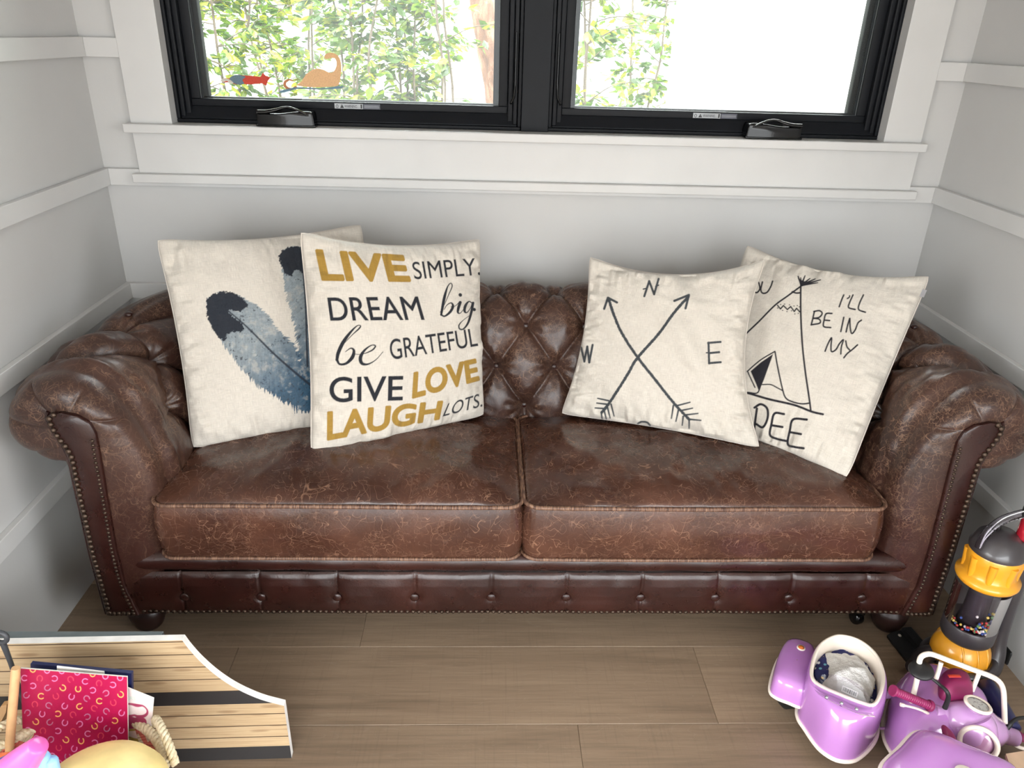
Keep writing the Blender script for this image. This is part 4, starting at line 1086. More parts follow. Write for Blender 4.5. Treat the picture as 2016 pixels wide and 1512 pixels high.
# ------------------------------------------------------------------ TOYS AT THE LEFT
def print_wood():
    T = NT('wood plank print with black bands'); v = T.obj(); sp = T.n('ShaderNodeSeparateXYZ', i_0=v); z = sp.outputs[2]
    plank = T.math('FLOOR', T.math('DIVIDE', z, .0343))
    wn = T.n('ShaderNodeTexWhiteNoise', noise_dimensions='1D'); T.set(wn.inputs['W'], plank)
    mp = T.n('ShaderNodeCombineXYZ', i_0=T.math('MULTIPLY', sp.outputs[0], 7), i_1=T.math('MULTIPLY', wn.outputs[0], 40), i_2=T.math('MULTIPLY', z, 330))
    gr = T.noise(mp.outputs[0], 1, 5, .6, .6)
    mp2 = T.n('ShaderNodeCombineXYZ', i_0=T.math('MULTIPLY', sp.outputs[0], 9), i_1=T.math('MULTIPLY', wn.outputs[0], 80), i_2=T.math('MULTIPLY', z, 45))
    kn = T.n('ShaderNodeTexVoronoi', i_Vector=mp2.outputs[0]); kn.inputs['Scale'].default_value = 1
    c = T.ramp(gr, [(.2, srgb(140, 112, 82)), (.42, srgb(178, 152, 118)), (.62, srgb(192, 168, 134)), (.8, srgb(160, 132, 100))])
    c = T.mix(T.math('MULTIPLY', T.ramp(kn.outputs['Distance'], [(0, W1), (.16, (.6, .6, .6, 1)), (.24, K1)]), .6), c, srgb(120, 86, 58))
    fr = T.math('FRACT', T.math('DIVIDE', z, .0343)); line = T.math('GREATER_THAN', T.math('ABSOLUTE', T.math('SUBTRACT', fr, .5)), .465)
    c = T.mix(line, c, srgb(72, 54, 40))
    b1 = T.math('LESS_THAN', z, .0395); b2 = T.math('MULTIPLY', T.math('GREATER_THAN', z, .168), T.math('LESS_THAN', z, .2055))
    T.base(T.mix(T.math('MAXIMUM', b1, b2), c, srgb(46, 45, 46))); T.rough(.45); return T.m
M_pw = print_wood(); M_edge = simple('white edge banding', (238, 236, 232), .4)
a = np.array([.060, -1.147, 0]); b = np.array([.704, -1.1285, 0]); ux = (b - a) / np.linalg.norm(b - a); LB = np.linalg.norm(b - a)
S_ = LB / (.704 - .06)
curve = spline([(.521, .347), (.531, .322), (.548, .289), (.575, .249), (.610, .212), (.655, .180), (.703, .159)], 26)
out = [(0, 0), (LB, 0)] + [((x - .06) * S_, z) for x, z in curve[::-1]] + [(0, .347)]
g = G(); n0 = len(out); th = .016
g.prism(out, a, ux, (0, 0, 1), -th)   # thickness towards +y
fr_ = g.f; g.mi = [0 if k in (0, 1) else 1 for k in range(len(fr_))]
o = g.build('play_board', [M_pw, M_edge], smooth=False)
tag(o, 'wood-plank printed toy board with white edges and a curved end, standing on the floor', 'toy')
g = G(); g.box((.09, -1.108, 0), (.463, -1.086, .326), .001); tag(g.build('backing_board', simple('blue grey board', (126, 138, 142), .35), smooth=False), 'blue-grey board standing behind the wood-printed toy board', 'board')
# ring-handled stick at the left edge
M_dg = simple('dark grey plastic', (58, 60, 64), .45)
c0 = aty(0, 1255, -1.20); root = thing('ring_handle', 'dark grey ring handle at the left picture edge above the wood-printed board', 'handle', (c0[0], -1.20, 0))
g = G(); th_ = np.linspace(0, 2 * PI, 30)[:-1]; g.tube([c0 + np.array([.0125 * math.cos(t), 0, .0125 * math.sin(t)]) for t in th_], .0048, 8, closed=True); g.build('ring', M_dg, root)
g = G(); g.tube([c0 + [0.002, 0, -.012], c0 + [.004, 0, -.06], [c0[0] + .004, -1.20, .001]], [.0055, .0045, .0045], 8); g.build('stem', M_dg, root)
# ---- basket
BC = np.array([.375, -1.402]); BR_, BZ = .186, .236
def weave():
    T = NT('cream and coral woven rope'); v = T.obj(); sp = T.n('ShaderNodeSeparateXYZ', i_0=v)
    an = T.math('ARCTAN2', sp.outputs[1], sp.outputs[0]); u = T.math('MULTIPLY', an, 9 / PI * 1.0); z = T.math('MULTIPLY', sp.outputs[2], 1 / .075)
    tri = T.math('PINGPONG', u, .5); zz = T.math('FRACT', T.math('ADD', z, tri)); m = T.math('LESS_THAN', zz, .45)
    ch = T.n('ShaderNodeTexNoise', i_Vector=v); ch.inputs['Scale'].default_value = 90
    col = T.mix(m, srgb(222, 206, 172), srgb(222, 98, 88)); col = T.mix(T.math('MULTIPLY', ch.outputs[0], .35), col, srgb(180, 150, 112)); T.base(col); T.rough(.9)
    st = T.math('SINE', T.math('ADD', T.math('MULTIPLY', sp.outputs[2], 900), T.math('MULTIPLY', an, 110))); T.bump(st, .8, .003); return T.m
M_weave = weave()
def ropem():
    T = NT('cream cotton rope'); v = T.obj(); T.base(T.ramp(T.noise(v, 160, 3), [(.3, srgb(196, 178, 142)), (.7, srgb(232, 220, 192))])); T.rough(.9); T.bump(T.noise(v, 400, 2), .4, .002); return T.m
M_rope = ropem()
bask = thing('basket', 'cream and coral woven rope basket of toys at the lower left', 'basket', (BC[0], BC[1], 0))
g = G(); pr = [(0, .002), (.13, .002), (.150, .012), (.160, .05), (.172, .12), (.182, .19), (BR_, BZ)]
pin_ = [(BR_ - .012, BZ), (.170, .19), (.160, .12), (.148, .05), (.138, .016), (0, .014)]
g.lathe(pr + pin_, (BC[0], BC[1], 0), (0, 0, 1), 90); g.build('woven_body', M_weave, bask)
def rope(g, path, r, strands=3, pitch=.028, closed=False):
    P = np.asarray(path, float); T_ = np.gradient(P, axis=0); T_ /= np.linalg.norm(T_, axis=1)[:, None]; L = np.r_[0, np.cumsum(np.linalg.norm(np.diff(P, axis=0), axis=1))]
    up = np.array([0, 0, 1.]); N = np.cross(T_, up); nn = np.linalg.norm(N, axis=1)[:, None]; N = np.where(nn < .1, [1, 0, 0], N / (nn + 1e-9)); B = np.cross(T_, N)
    for k in range(strands):
        ph = L / pitch * 2 * PI + k * 2 * PI / strands
        g.tube(P + (np.cos(ph)[:, None] * N + np.sin(ph)[:, None] * B) * r * .55, r * .58, 7, closed=closed)
g = G(); th_ = np.linspace(0, 2 * PI, 700)
wob = 1 + .008 * np.sin(th_ * 5)
rope(g, np.stack([BC[0] + (BR_ - .004) * wob * np.cos(th_), BC[1] + (BR_ - .004) * wob * np.sin(th_), BZ + .004 + .002 * np.sin(th_ * 3)], -1), .0085); g.build('rope_rim', M_rope, bask)
for a0 in (math.radians(38), math.radians(142)):
    g = G(); c_ = np.array([BC[0] + BR_ * math.cos(a0), BC[1] + BR_ * math.sin(a0), BZ]); tg = np.array([-math.sin(a0), math.cos(a0), 0]); ou = np.array([math.cos(a0), math.sin(a0), 0])
    t_ = np.linspace(0, PI, 160); rope(g, np.array([c_ + tg * (-.055 * math.cos(t)) + np.array([0, 0, .038]) * math.sin(t) + ou * .006 for t in t_]), .0075); g.build('rope_handle', M_rope, bask)
# ---- thin printed sheets standing in the basket
def attr_mat(name, rough=.4):
    T = NT(name); a = T.n('ShaderNodeAttribute', attribute_name='print'); v = T.obj(); f = T.math('MULTIPLY_ADD', T.noise(v, 300, 2), .12, .94)
    hs = T.n('ShaderNodeHueSaturation', i_Color=a.outputs['Color'], i_Value=f); T.base(hs.outputs[0]); T.rough(rough); return T.m
def sheet(name, quad, th, mat, base, artist, edge_mat, N=260, rad=0, bow=0):
    """quad TL TR BR BL in world space, printed front, real thickness"""
    TL, TR, BR, BL = (np.array(q, float) for q in quad)
    a = np.linspace(0, 1, N); V, U = np.meshgrid(a, a, indexing='ij')
    nrm = np.cross(TR - BL, TL - BR); nrm /= np.linalg.norm(nrm)
    if nrm[1] > 0: nrm = -nrm
    F = (BL * (1 - U)[..., None] + BR * U[..., None]) * (1 - V)[..., None] + (TL * (1 - U)[..., None] + TR * U[..., None]) * V[..., None] + nrm * (bow * np.sin(U * PI))[..., None]
    g = G(); g.grid(F); nF = g.n
    rim = np.concatenate([F[0], F[1:, -1], F[-1, -2::-1], F[-2:0:-1, 0]]); g.grid(np.array([rim, rim - nrm * th]), wrap_v=True, mi=1); g.grid(F[::13, ::13] - nrm * th, flip=True, mi=1)
    o = g.build(name, [mat, edge_mat], smooth=False); me = o.data
    pt = Paint(proj(F), srgb(*base)[:3])
    if artist: artist(pt)
    col = np.ones((len(me.vertices), 4), np.float32); col[:, :3] = srgb(*base)[:3]; col[:nF, :3] = pt.c.reshape(-1, 3)
    at_ = me.color_attributes.new('print', 'FLOAT_COLOR', 'POINT'); at_.data.foreach_set('color', col.ravel()); return o
M_print = attr_mat('glossy printed card'); M_pap = simple('white paper pages', (226, 222, 216), .7); M_nav = simple('navy cover board', (26, 34, 82), .4)
def d4(a, b): return (a / 5.18, 1220 + b / 5.18)
SHOES = [(335, 505, 3, 90), (480, 515, 0, 90), (630, 520, 0, 90), (790, 535, 0, 60), (945, 550, 3, 90), (1075, 575, 0, 90), (1225, 590, 0, 90), (250, 595, 0, 0), (405, 600, 1, -100), (555, 600, 0, 180), (720, 610, 1, -60), (870, 630, 0, 0), (1010, 650, 1, -90), (1150, 665, 0, 170),
         (335, 675, 0, 180), (485, 695, 2, 30), (640, 695, 3, 140), (797, 705, 3, 90), (945, 720, 0, 190), (1080, 750, 2, 210), (1230, 762, 3, 135), (270, 770, 2, 40), (420, 780, 3, 0), (570, 780, 1, 110), (730, 785, 0, 70), (885, 805, 2, -45), (1015, 830, 3, 0), (1155, 845, 1, 110),
         (355, 865, 1, -80), (498, 875, 2, -30), (660, 880, 0, 60), (812, 885, 3, 20), (962, 905, 1, -30), (1085, 935, 2, -45), (1240, 950, 0, 60), (280, 950, 2, -130), (430, 960, 0, 80), (590, 960, 3, 180), (745, 970, 1, -60), (890, 990, 2, 200), (1020, 1015, 0, 90), (1170, 1030, 3, 170),
         (365, 1040, 3, 135), (508, 1045, 2, 40), (662, 1050, 0, 70), (812, 1065, 0, 220), (965, 1085, 3, 120), (1090, 1110, 2, 50), (1237, 1128, 0, 70), (285, 1128, 0, 0), (438, 1135, 1, -90), (590, 1135, 0, 180), (748, 1140, 1, -60), (897, 1163, 0, 0), (1028, 1185, 1, -100), (1160, 1210, 0, 180),
         (370, 1210, 0, 200), (518, 1222, 2, 230), (672, 1225, 3, 140), (827, 1235, 3, 90), (965, 1255, 0, 190), (1092, 1285, 2, 220), (1240, 1305, 3, 130), (450, 1305, 3, 0), (600, 1305, 1, 100), (757, 1315, 0, 70), (905, 1330, 2, -40), (530, 1390, 0, 200), (690, 1395, 2, 90), (1030, 1345, 3, -90),
         (330, 1320, 2, 60), (300, 1430, 0, 10), (420, 1440, 3, 90), (600, 1460, 0, 150), (850, 1440, 3, 40), (1180, 1400, 0, 80)]
SC_ = [(214, 130, 176), (206, 66, 88), (176, 118, 148), (238, 184, 104)]
def art_shoes(p):
    for x, y, c, ang in SHOES:
        cx, cy = d4(x, y); a_ = math.radians(ang); pts = []
        for t in np.linspace(-2.35, 2.35, 9):
            rx, ry = 6.0, 5.4; qx, qy = -rx * math.cos(t), ry * math.sin(t)   # open towards +x
            pts.append((cx + qx * math.cos(a_) + qy * math.sin(a_), cy - qx * math.sin(a_) + qy * math.cos(a_)))
        p.stroke(pts, 1.75, srgb(*SC_[c])[:3], smooth=False)
def aq(pts, y): return [aty(u, v, yy) for (u, v), yy in zip(pts, y)]
nb = sheet('board_book', aq([(60, 1307), (259, 1326), (262, 1520), (64, 1520)], (-1.221, -1.221, -1.238, -1.238)), .008, M_nav, (26, 34, 82), None, M_nav, N=30)
tag(nb, 'navy blue board book standing behind the pink horseshoe folder', 'book')
cardp = sheet('paper_sheet', aq([(112, 1311), (205, 1322), (210, 1500), (112, 1500)], (-1.2315, -1.2315, -1.248, -1.248)), .0012, M_pap, (226, 222, 216), None, M_pap, N=14)
tag(cardp, 'white paper sheet showing between the navy book and the pink folder', 'paper')
def art_hearts(p):
    q = lambda L: [(a / 5.18, 1220 + b / 5.18) for a, b in L]; mv = srgb(158, 58, 92)[:3]; ol = srgb(166, 146, 70)[:3]
    p.text('FLOWERS', q([(1120, 762), (1385, 790), (1380, 822), (1120, 800)]), srgb(168, 200, 184)[:3])
    p.stroke(q([(1250, 860), (1330, 860), (1400, 875), (1460, 880), (1500, 920), (1498, 960), (1460, 985), (1400, 985), (1370, 975), (1310, 985)]), [3, 4, 6, 3, 3, 5, 6, 5, 4, 5], mv)
    p.fill(q([(1200, 1000), (1320, 985), (1380, 998), (1420, 985), (1480, 1010), (1495, 1055), (1460, 1100), (1380, 1110), (1250, 1105)]), mv, smooth=True)
    p.stroke(q([(1250, 1130), (1340, 1125), (1420, 1125), (1470, 1150), (1480, 1190), (1440, 1225), (1380, 1220), (1320, 1200)]), [3, 4, 3, 3, 5, 5, 4, 3], ol)
    p.fill(q([(1200, 1240), (1340, 1215), (1420, 1235), (1400, 1300), (1250, 1330)]), ol, smooth=True)
hc = sheet('printed_card', aq([(214, 1338), (303, 1374), (292, 1500), (205, 1500)], (-1.2300, -1.2400, -1.262, -1.252)), .0012, M_print, (222, 206, 204), art_hearts, M_pap, N=190)
tag(hc, 'pale card printed with mauve hearts beside the pink horseshoe folder', 'card')
pf = sheet('folder', aq([(40, 1316), (250, 1333), (253, 1530), (48, 1530)], (-1.243, -1.243, -1.275, -1.275)), .0035, M_print, (165, 14, 68), art_shoes, M_pap, N=330)
tag(pf, 'pink folder printed with small horseshoes, standing in the basket', 'folder')
M_beech = simple('light beech wood', (206, 164, 118), .5, noise_amt=.06, nscale=30)
g = G(); p0 = aty(31, 1315, -1.262); p1 = aty(14, 1530, -1.30); g.tube([p0, p0 + (p1 - p0) * .02, p1], [.0068, .0078, .0080], 16); tag(g.build('wooden_dowel', M_beech), 'round beech stick standing upright at the left of the pink folder', 'stick')
g = G(); P_ = aq([(-150, 1640), (2, 1390), (13, 1388), (12, 1402), (-120, 1655)], [-1.17] * 5); Q_ = [q + np.array([0, .012, 0]) for q in P_]; n5 = 5
g.add(np.vstack([P_, Q_]), [tuple(range(5)), tuple(range(5, 10))[::-1]] + [(i, 5 + i, 5 + (i + 1) % 5, (i + 1) % 5) for i in range(5)]); tag(g.build('wooden_bracket', M_beech, smooth=False), 'slanted end of a wooden bar in front of the wood-printed board, left edge', 'wood')
def blob(name, pts, rr, mat, label, cat, seg=20, flat=None):
    P = spline(pts, 24); r = np.interp(np.linspace(0, 1, 24), np.linspace(0, 1, len(rr)), rr); g = G(); g.tube(P, r, seg, flat=flat)
    return tag(g.build(name, mat), label, cat)
M_y = simple('soft yellow plastic', (238, 214, 146), .45); M_pk = simple('shiny pink plastic', (220, 96, 172), .3); M_lb = simple('light blue plastic', (140, 186, 226), .4)
M_bl = simple('royal blue plastic', (52, 84, 176), .35); M_or = simple('orange plastic', (240, 120, 72), .4)
c_ = aty(196, 1600, -1.40); g = G(); g.ell(c_ , (.112, .085, .001), 8, 3)
g = G(); top = aty(196, 1483, -1.385)
pr = [(0.0, 0), (.045, -.004), (.080, -.014), (.102, -.030), (.112, -.050), (.114, -.075)]
g.lathe([(r, z) for r, z in pr], (top[0] + .004, -1.425, top[2] - .012), (0, 0, 1), 48); tag(g.build('yellow_bowl', M_y), 'pale yellow plastic bowl turned upside down on top of the basket', 'bowl')
def cap_tube(pts, rad, n=30):
    P = spline(pts, n); t = np.linspace(0, 1, n); r = np.interp(t, np.linspace(0, 1, len(rad)), rad); r = r * np.sqrt(np.clip(1 - np.clip((t - .9) / .1, 0, 1) ** 2, .0004, 1)); return P, r
yy = -1.42
P, r = cap_tube([aty(-12, 1570, yy), aty(18, 1530, yy), aty(45, 1500, yy), aty(70, 1474, yy), aty(78, 1464, yy)], [.036, .032, .026, .018, .014]); g = G(); g.tube(P, r, 20); tag(g.build('pink_toy', M_pk), 'glossy pink rounded plastic toy poking up at the bottom left', 'toy')
yy = -1.405
P, r = cap_tube([aty(85, 1560, yy), aty(84, 1530, yy), aty(85, 1500, yy), aty(78, 1484, yy)], [.018, .016, .014, .011]); g = G(); g.tube(P, r, 16)
P, r = cap_tube([aty(100, 1560, yy), aty(103, 1530, yy), aty(102, 1508, yy), aty(102, 1492, yy)], [.016, .014, .012, .009]); g.tube(P, r, 16); tag(g.build('light_blue_toy', M_lb), 'light blue two-lobed plastic toy between the pink toy and the yellow bowl', 'toy')
yy = -1.395
P, r = cap_tube([aty(-40, 1540, yy), aty(-10, 1515, yy), aty(15, 1500, yy), aty(28, 1490, yy)], [.013, .013, .012, .010]); g = G(); g.tube(P, r, 14); tag(g.build('blue_toy', M_bl), 'royal blue plastic toy strip behind the pink toy', 'toy')
yy = -1.378
P, r = cap_tube([aty(-40, 1508, yy), aty(-10, 1498, yy), aty(12, 1494, yy), aty(22, 1490, yy)], [.012, .012, .011, .009]); g = G(); g.tube(P, r, 14); tag(g.build('orange_toy', M_or), 'orange plastic toy piece at the bottom left corner', 'toy')
# ------------------------------------------------------------------ TOYS AT THE RIGHT
M_lil = simple('glossy lilac plastic', (182, 126, 192), .14, coat=.8, noise_amt=.01); M_lil2 = simple('pale lilac plastic', (194, 148, 200), .2, coat=.6, noise_amt=.01)
M_crm = simple('cream plastic', (240, 228, 214), .3, noise_amt=.01); M_mag = simple('magenta soft plastic', (136, 34, 84), .42, noise_amt=.02)
M_blk = simple('matt black plastic', (24, 24, 25), .5); M_orl = simple('orange lens', (224, 120, 52), .2, coat=.5)
M_tyre = simple('black tyre plastic', (18, 18, 19), .6)
def clearp(name, col, f=1.25, a=.04):
    T = NT(name); tr = T.n('ShaderNodeBsdfTransparent'); tr.inputs[0].default_value = srgb(*col); gl = T.n('ShaderNodeBsdfGlossy'); gl.inputs['Roughness'].default_value = .05
    fr = T.n('ShaderNodeFresnel'); fr.inputs[0].default_value = f; k = T.math('ADD', fr.outputs[0], a * .4, clamp=True)
    mx = T.n('ShaderNodeMixShader', i_0=k, i_1=tr.outputs[0], i_2=gl.outputs[0]); T.set(T.out.inputs[0], mx.outputs[0]); return T.m
M_clear = clearp('clear plastic', (236, 232, 238)); M_clear2 = clearp('smoky clear plastic', (150, 150, 152))
def seq(pts, n): return resample(spline(pts, 300, closed=True), n + 1)[0][:-1]
def ringz(px, z, n=96): return np.array([atz(u, v, z) for u, v in seq(px, n)])
def align(A, c):
    """start a ring at angle 0 about c and make it run counter-clockwise"""
    a = np.arctan2(A[:, 1] - c[1], A[:, 0] - c[0]); area = np.sum(A[:, 0] * np.roll(A[:, 1], -1) - np.roll(A[:, 0], -1) * A[:, 1])
    if area < 0: A = A[::-1]; a = a[::-1]
    th = np.arange(len(A)) / len(A) * 2 * PI - PI; u = np.unwrap(np.r_[a, a[0] + 2 * PI]); P = np.vstack([A, A[:1]])
    o = []
    for t in th:
        tt = (t - u[0]) % (2 * PI) + u[0]; o.append([np.interp(tt, u, P[:, k]) for k in range(3)])
    return np.array(o)
# ---- sidecar
opening = [(1598, 1330), (1602, 1298), (1614, 1272), (1634, 1257), (1656, 1252), (1690, 1261), (1720, 1284), (1736, 1314), (1739, 1342), (1730, 1374), (1718, 1388), (1698, 1384), (1656, 1368), (1612, 1348)]
bottom = [(1558, 1352), (1564, 1395), (1581, 1440), (1607, 1475), (1636, 1493), (1660, 1498), (1686, 1493), (1712, 1471), (1731, 1440), (1742, 1395), (1744, 1340), (1730, 1290), (1690, 1262), (1640, 1258), (1590, 1290)]
cR = atz(1660, 1330, .165); cB = atz(1655, 1400, .045)
RT = align(ringz(opening, .165), cR); RB = ringz(bottom, .045)
# keep the rear of the shell upright: the bottom ring cannot reach behind the rim
RB[:, 1] = np.minimum(RB[:, 1], RT[:, 1].max() - .004); RB = align(RB, cR)
q_ = np.clip((RT[:, 1] - (cR[1] - .075)) / .09, 0, 1); q_ = (q_ * q_ * (3 - 2 * q_))[:, None]
RB[:, :2] = RB[:, :2] * (1 - q_) + (cR[:2] + (RT[:, :2] - cR[:2]) * 1.13) * q_
sc_root = thing('toy_scooter', 'lilac toy scooter with attached sidecar and magenta handlebar grips, lower right', 'toy scooter', (2.06, -1.06, 0))
RS = RT.copy(); RS[:, :2] = cR[:2] + (RT[:, :2] - cR[:2]) * 1.075; RS[:, 2] = .158
g = G(); L = []
for t in np.linspace(0, 1, 22):
    w = math.cos(t * PI / 2) ** .62 if t < 1 else 0; zf = math.sin(t * PI / 2) ** .85 if t > 0 else 0
    P = RS * (1 - w) + RB * w; P[:, 2] = .045 + (.158 - .045) * zf; L.append(P)
L.append(RS * .5 + RT * .5 + [0, 0, .002]); L.append(RT)
g.grid(np.array(L), wrap_v=True); U_ = []
shell = g.build('sidecar_body', M_lil, sc_root)
g = G(); g.tube(RB + [0, 0, -.004], .0052, 8, closed=True); g.build('lower_trim', M_crm, shell)
g = G(); g.tube(RT, .0042, 8, closed=True); g.build('rim', M_crm, shell)
g = G(); ctr = RT.mean(0); L = []
for k, z in ((1, .165), (.975, .15), (.94, .10), (.91, .055), (.0, .055)): P = ctr + (RT - ctr) * k; P[:, 2] = z; L.append(P)
g.grid(np.array(L), wrap_v=True, flip=True); g.build('sidecar_tub', M_crm, shell)
# windscreen with three chrome-like studs
g = G(); bot = [aty(u, v, y) for u, v, y in [(1603, 1352, 0), (1620, 1362, 0), (1656, 1380, 0), (1690, 1395, 0), (1718, 1398, 0)]] if False else [atz(u, v, z) for u, v, z in [(1604, 1353, .163), (1622, 1364, .163), (1656, 1380, .162), (1690, 1394, .161), (1716, 1398, .16)]]
topc = [atz(u, v, z) for u, v, z in [(1604, 1340, .176), (1622, 1328, .200), (1656, 1331, .210), (1690, 1347, .205), (1714, 1372, .185)]]
B = spline(bot, 24); Tt = spline(topc, 24); g.grid(np.array([B, B * .6 + Tt * .4 + [0, -.004, .004], Tt])); g.grid(np.array([B - [0, .0, .006], B + [0, -.018, -.001]])); g.build('windscreen', M_clear, shell)
M_stud = simple('silver stud', (190, 190, 196), .2, metal=.8)
for u, v in ((1627, 1370), (1656.5, 1381.5), (1686, 1393)): g = G(); g.ell(atz(u, v, .166) + np.array([0, -.002, -.002]), (.0042, .0042, .0035), 12, 8); g.build('stud', M_stud, shell)
# wheel pod beside it
podT = [(1532, 1290), (1545, 1264), (1560, 1255), (1580, 1258), (1602, 1270), (1606, 1300), (1596, 1340), (1585, 1360), (1560, 1352), (1535, 1342), (1524, 1328)]
PT_ = ringz(podT, .118); cp = PT_.mean(0); PT_ = align(PT_, cp)
g = G(); L = []
for k, z in ((.02, .129), (.5, .1285), (.80, .126), (.93, .121), (1.0, .110), (1.03, .09), (1.04, .072)): P = cp + (PT_ - cp) * k; P[:, 2] = z; L.append(P)
g.grid(np.array(L), wrap_v=True, flip=True); pod = g.build('wheel_pod', M_lil, sc_root)
P = cp + (PT_ - cp) * 1.04; P[:, 2] = .07; g = G(); g.tube(P, .0042, 8, closed=True); g.build('pod_trim', M_crm, pod)
b0 = atz(1577, 1276, .128); g = G(); g.lathe([(0, .004), (.0055, .003), (.0075, 0)], b0 + [0, 0, .001], (0, 0, 1), 20); g.build('orange_lamp', M_orl, pod)
g = G(); g.lathe([(.0075, .002), (.0095, .0015), (.0105, -.002)], b0 + [0, 0, .001], (0, 0, 1), 20); g.build('lamp_bezel', M_crm, pod)
wc = atz(1550, 1380, .02); g = G(); g.lathe([(0, -.02), (.033, -.02), (.040, -.014), (.040, .014), (.033, .02), (0, .02)], (wc[0] + .002, wc[1] + .012, .040), (1, .12, 0), 32); g.build('wheel', M_tyre, sc_root)
g = G(); a_ = atz(1740, 1370, .09); g.tube([a_ + [-.03, 0, 0], a_ + [.03, .005, 0]], .009, 10); g.build('sidecar_bracket', M_lil2, sc_root); g = G(); a_ = atz(1742, 1434, .04); g.tube([a_ + [-.03, 0, 0], a_ + [.03, 0, 0]], .0035, 8); g.build('sidecar_bracket', M_lil2, sc_root)
# fleece blanket lying in the sidecar, with navy floral edge
def floral():
    T = NT('navy floral cotton'); v = T.obj(); vo = T.n('ShaderNodeTexVoronoi', i_Vector=v); vo.inputs['Scale'].default_value = 75
    m = T.ramp(vo.outputs['Distance'], [(.22, W1), (.30, K1)]); cc = T.ramp(T.n('ShaderNodeSeparateColor', i_0=vo.outputs['Color']).outputs[0], [(0, srgb(232, 232, 236)), (.45, srgb(230, 190, 90)), (.6, srgb(206, 96, 130)), (.8, srgb(110, 170, 190))], 'CONSTANT')
    T.base(T.mix(m, srgb(34, 38, 92), cc)); T.rough(.85); T.bump(T.noise(v, 300, 2), .3, .001); return T.m
M_flo = floral()
def fleece():
    T = NT('white fleece'); v = T.obj(); T.base(T.ramp(T.noise(v, 120, 4), [(.3, srgb(240, 238, 232)), (.7, srgb(252, 250, 246))])); T.rough(1); T.b.inputs['Sheen Weight'].default_value = .4; T.bump(T.noise(v, 260, 4, .7), 1, .006); return T.m
M_flc = fleece()
blk = thing('baby_blanket', 'small white fleece doll blanket with navy floral edging, lying in the sidecar', 'blanket', (float(ctr[0]), float(ctr[1]), .08))
def cloth(px, z0, amp, n, seed, mat, name, thick, edge=0):
    O = np.array([atz(u, v, z0) for u, v in seq(px, 110)]); c = O.mean(0); O = align(O, c); O = c + (O - c)
    L = []
    for k in np.r_[.001, np.linspace(.05, 1, n)]:
        P = c + (O - c) * k; P[:, 2] = z0 + amp * (1 - k ** 3) + .010 * (1 - k ** 6) * vnoise(P[:, 0] + 5, P[:, 1] + 9, seed, 34) + .004 * vnoise(P[:, 0] + 5, P[:, 1] + 9, seed + 1, 90)
        if k > .97 and edge: P[:, :2] += ((O - c)[:, :2]) * (.02 * vnoise(np.arange(len(O)) * .9, np.zeros(len(O)), seed + 3, 1)[:, None])
        L.append(P)
    P = L[-1].copy(); P[:, 2] -= thick; L.append(P); L.append(c + (P - c) * .02)
    g = G(); g.grid(np.array(L), wrap_v=True); return g.build(name, mat, blk)
cloth([(1610, 1290), (1616, 1280), (1640, 1277), (1662, 1274), (1690, 1290), (1722, 1318), (1731, 1345), (1727, 1372), (1718, 1384), (1690, 1378), (1650, 1364), (1615, 1345), (1604, 1325)], .116, .012, 20, 3, M_flo, 'floral_backing', .035)
cloth([(1626, 1284), (1642, 1286), (1668, 1287), (1695, 1300), (1720, 1330), (1722, 1350), (1715, 1368), (1708, 1386), (1680, 1376), (1645, 1366), (1618, 1350), (1632, 1330), (1628, 1305)], .128, .022, 26, 8, M_flc, 'fleece_lining', .006, edge=1)
g = G(); tg_ = [atz(u, v, .157) for u, v in [(1659, 1349), (1690, 1363), (1686, 1374), (1656, 1361)]]; g.add(np.array(tg_ + [p - [0, 0, .001] for p in tg_]), [(0, 1, 2, 3), (7, 6, 5, 4), (0, 4, 5, 1), (1, 5, 6, 2), (2, 6, 7, 3), (3, 7, 4, 0)])
e1 = tg_[1] - tg_[0]; e2 = tg_[0] - tg_[3]; x = .08
rb = random.Random(4)
while x < .92:
    w_ = rb.choice([.02, .03, .05]); q = [tg_[3] + e1 * a1 + e2 * b1 + [0, 0, .0004] for a1, b1 in ((x, .2), (x + w_, .2), (x + w_, .8), (x, .8))]; g.add(np.array(q), [(0, 1, 2, 3)], 1); x += w_ + rb.choice([.025, .04])
g.build('barcode_tag', [simple('white satin tag', (232, 232, 230), .4), M_ink], blk, smooth=False)

# ---- scooter
def dome(px, z0, z1, name, mat, n=22, p=.8, keep=None, parent=None, sc=1.0):
    R_ = ringz(px, z0); c = R_.mean(0); R_ = align(R_, c); L = []
    for t in np.linspace(0, 1, n):
        k = max(.002, math.cos(t * PI / 2) ** p); P = c + (R_ - c) * k * sc; P[:, 2] = z0 + (z1 - z0) * math.sin(t * PI / 2); L.append(P)
    g = G(); g.grid(np.array(L), wrap_v=True); return g.build(name, mat, parent or sc_root), R_
body, RBd = dome([(1754, 1440), (1747, 1400), (1754, 1366), (1772, 1343), (1798, 1326), (1836, 1328), (1880, 1346), (1918, 1372), (1940, 1395), (1945, 1430), (1920, 1470), (1850, 1485), (1790, 1480)], .07, .148, 'rear_body', M_lil, p=.6)
g = G(); L = []
P = RBd.copy(); Q = RBd.copy(); Q[:, 2] = .03; g.grid(np.array([Q, P]), wrap_v=True); g.build('body_skirt', M_lil, body)
g = G(); P = RBd.copy(); P[:, 2] = .028; g.tube(P, .005, 8, closed=True); g.build('body_trim', M_crm, body)
wcb = atz(1840, 1400, .04)
g = G(); g.lathe([(0, -.022), (.034, -.022), (.042, -.014), (.042, .014), (.034, .022), (0, .022)], (wcb[0], wcb[1] + .06, .042), (1, -.15, 0), 32); g.build('wheel', M_tyre, sc_root)
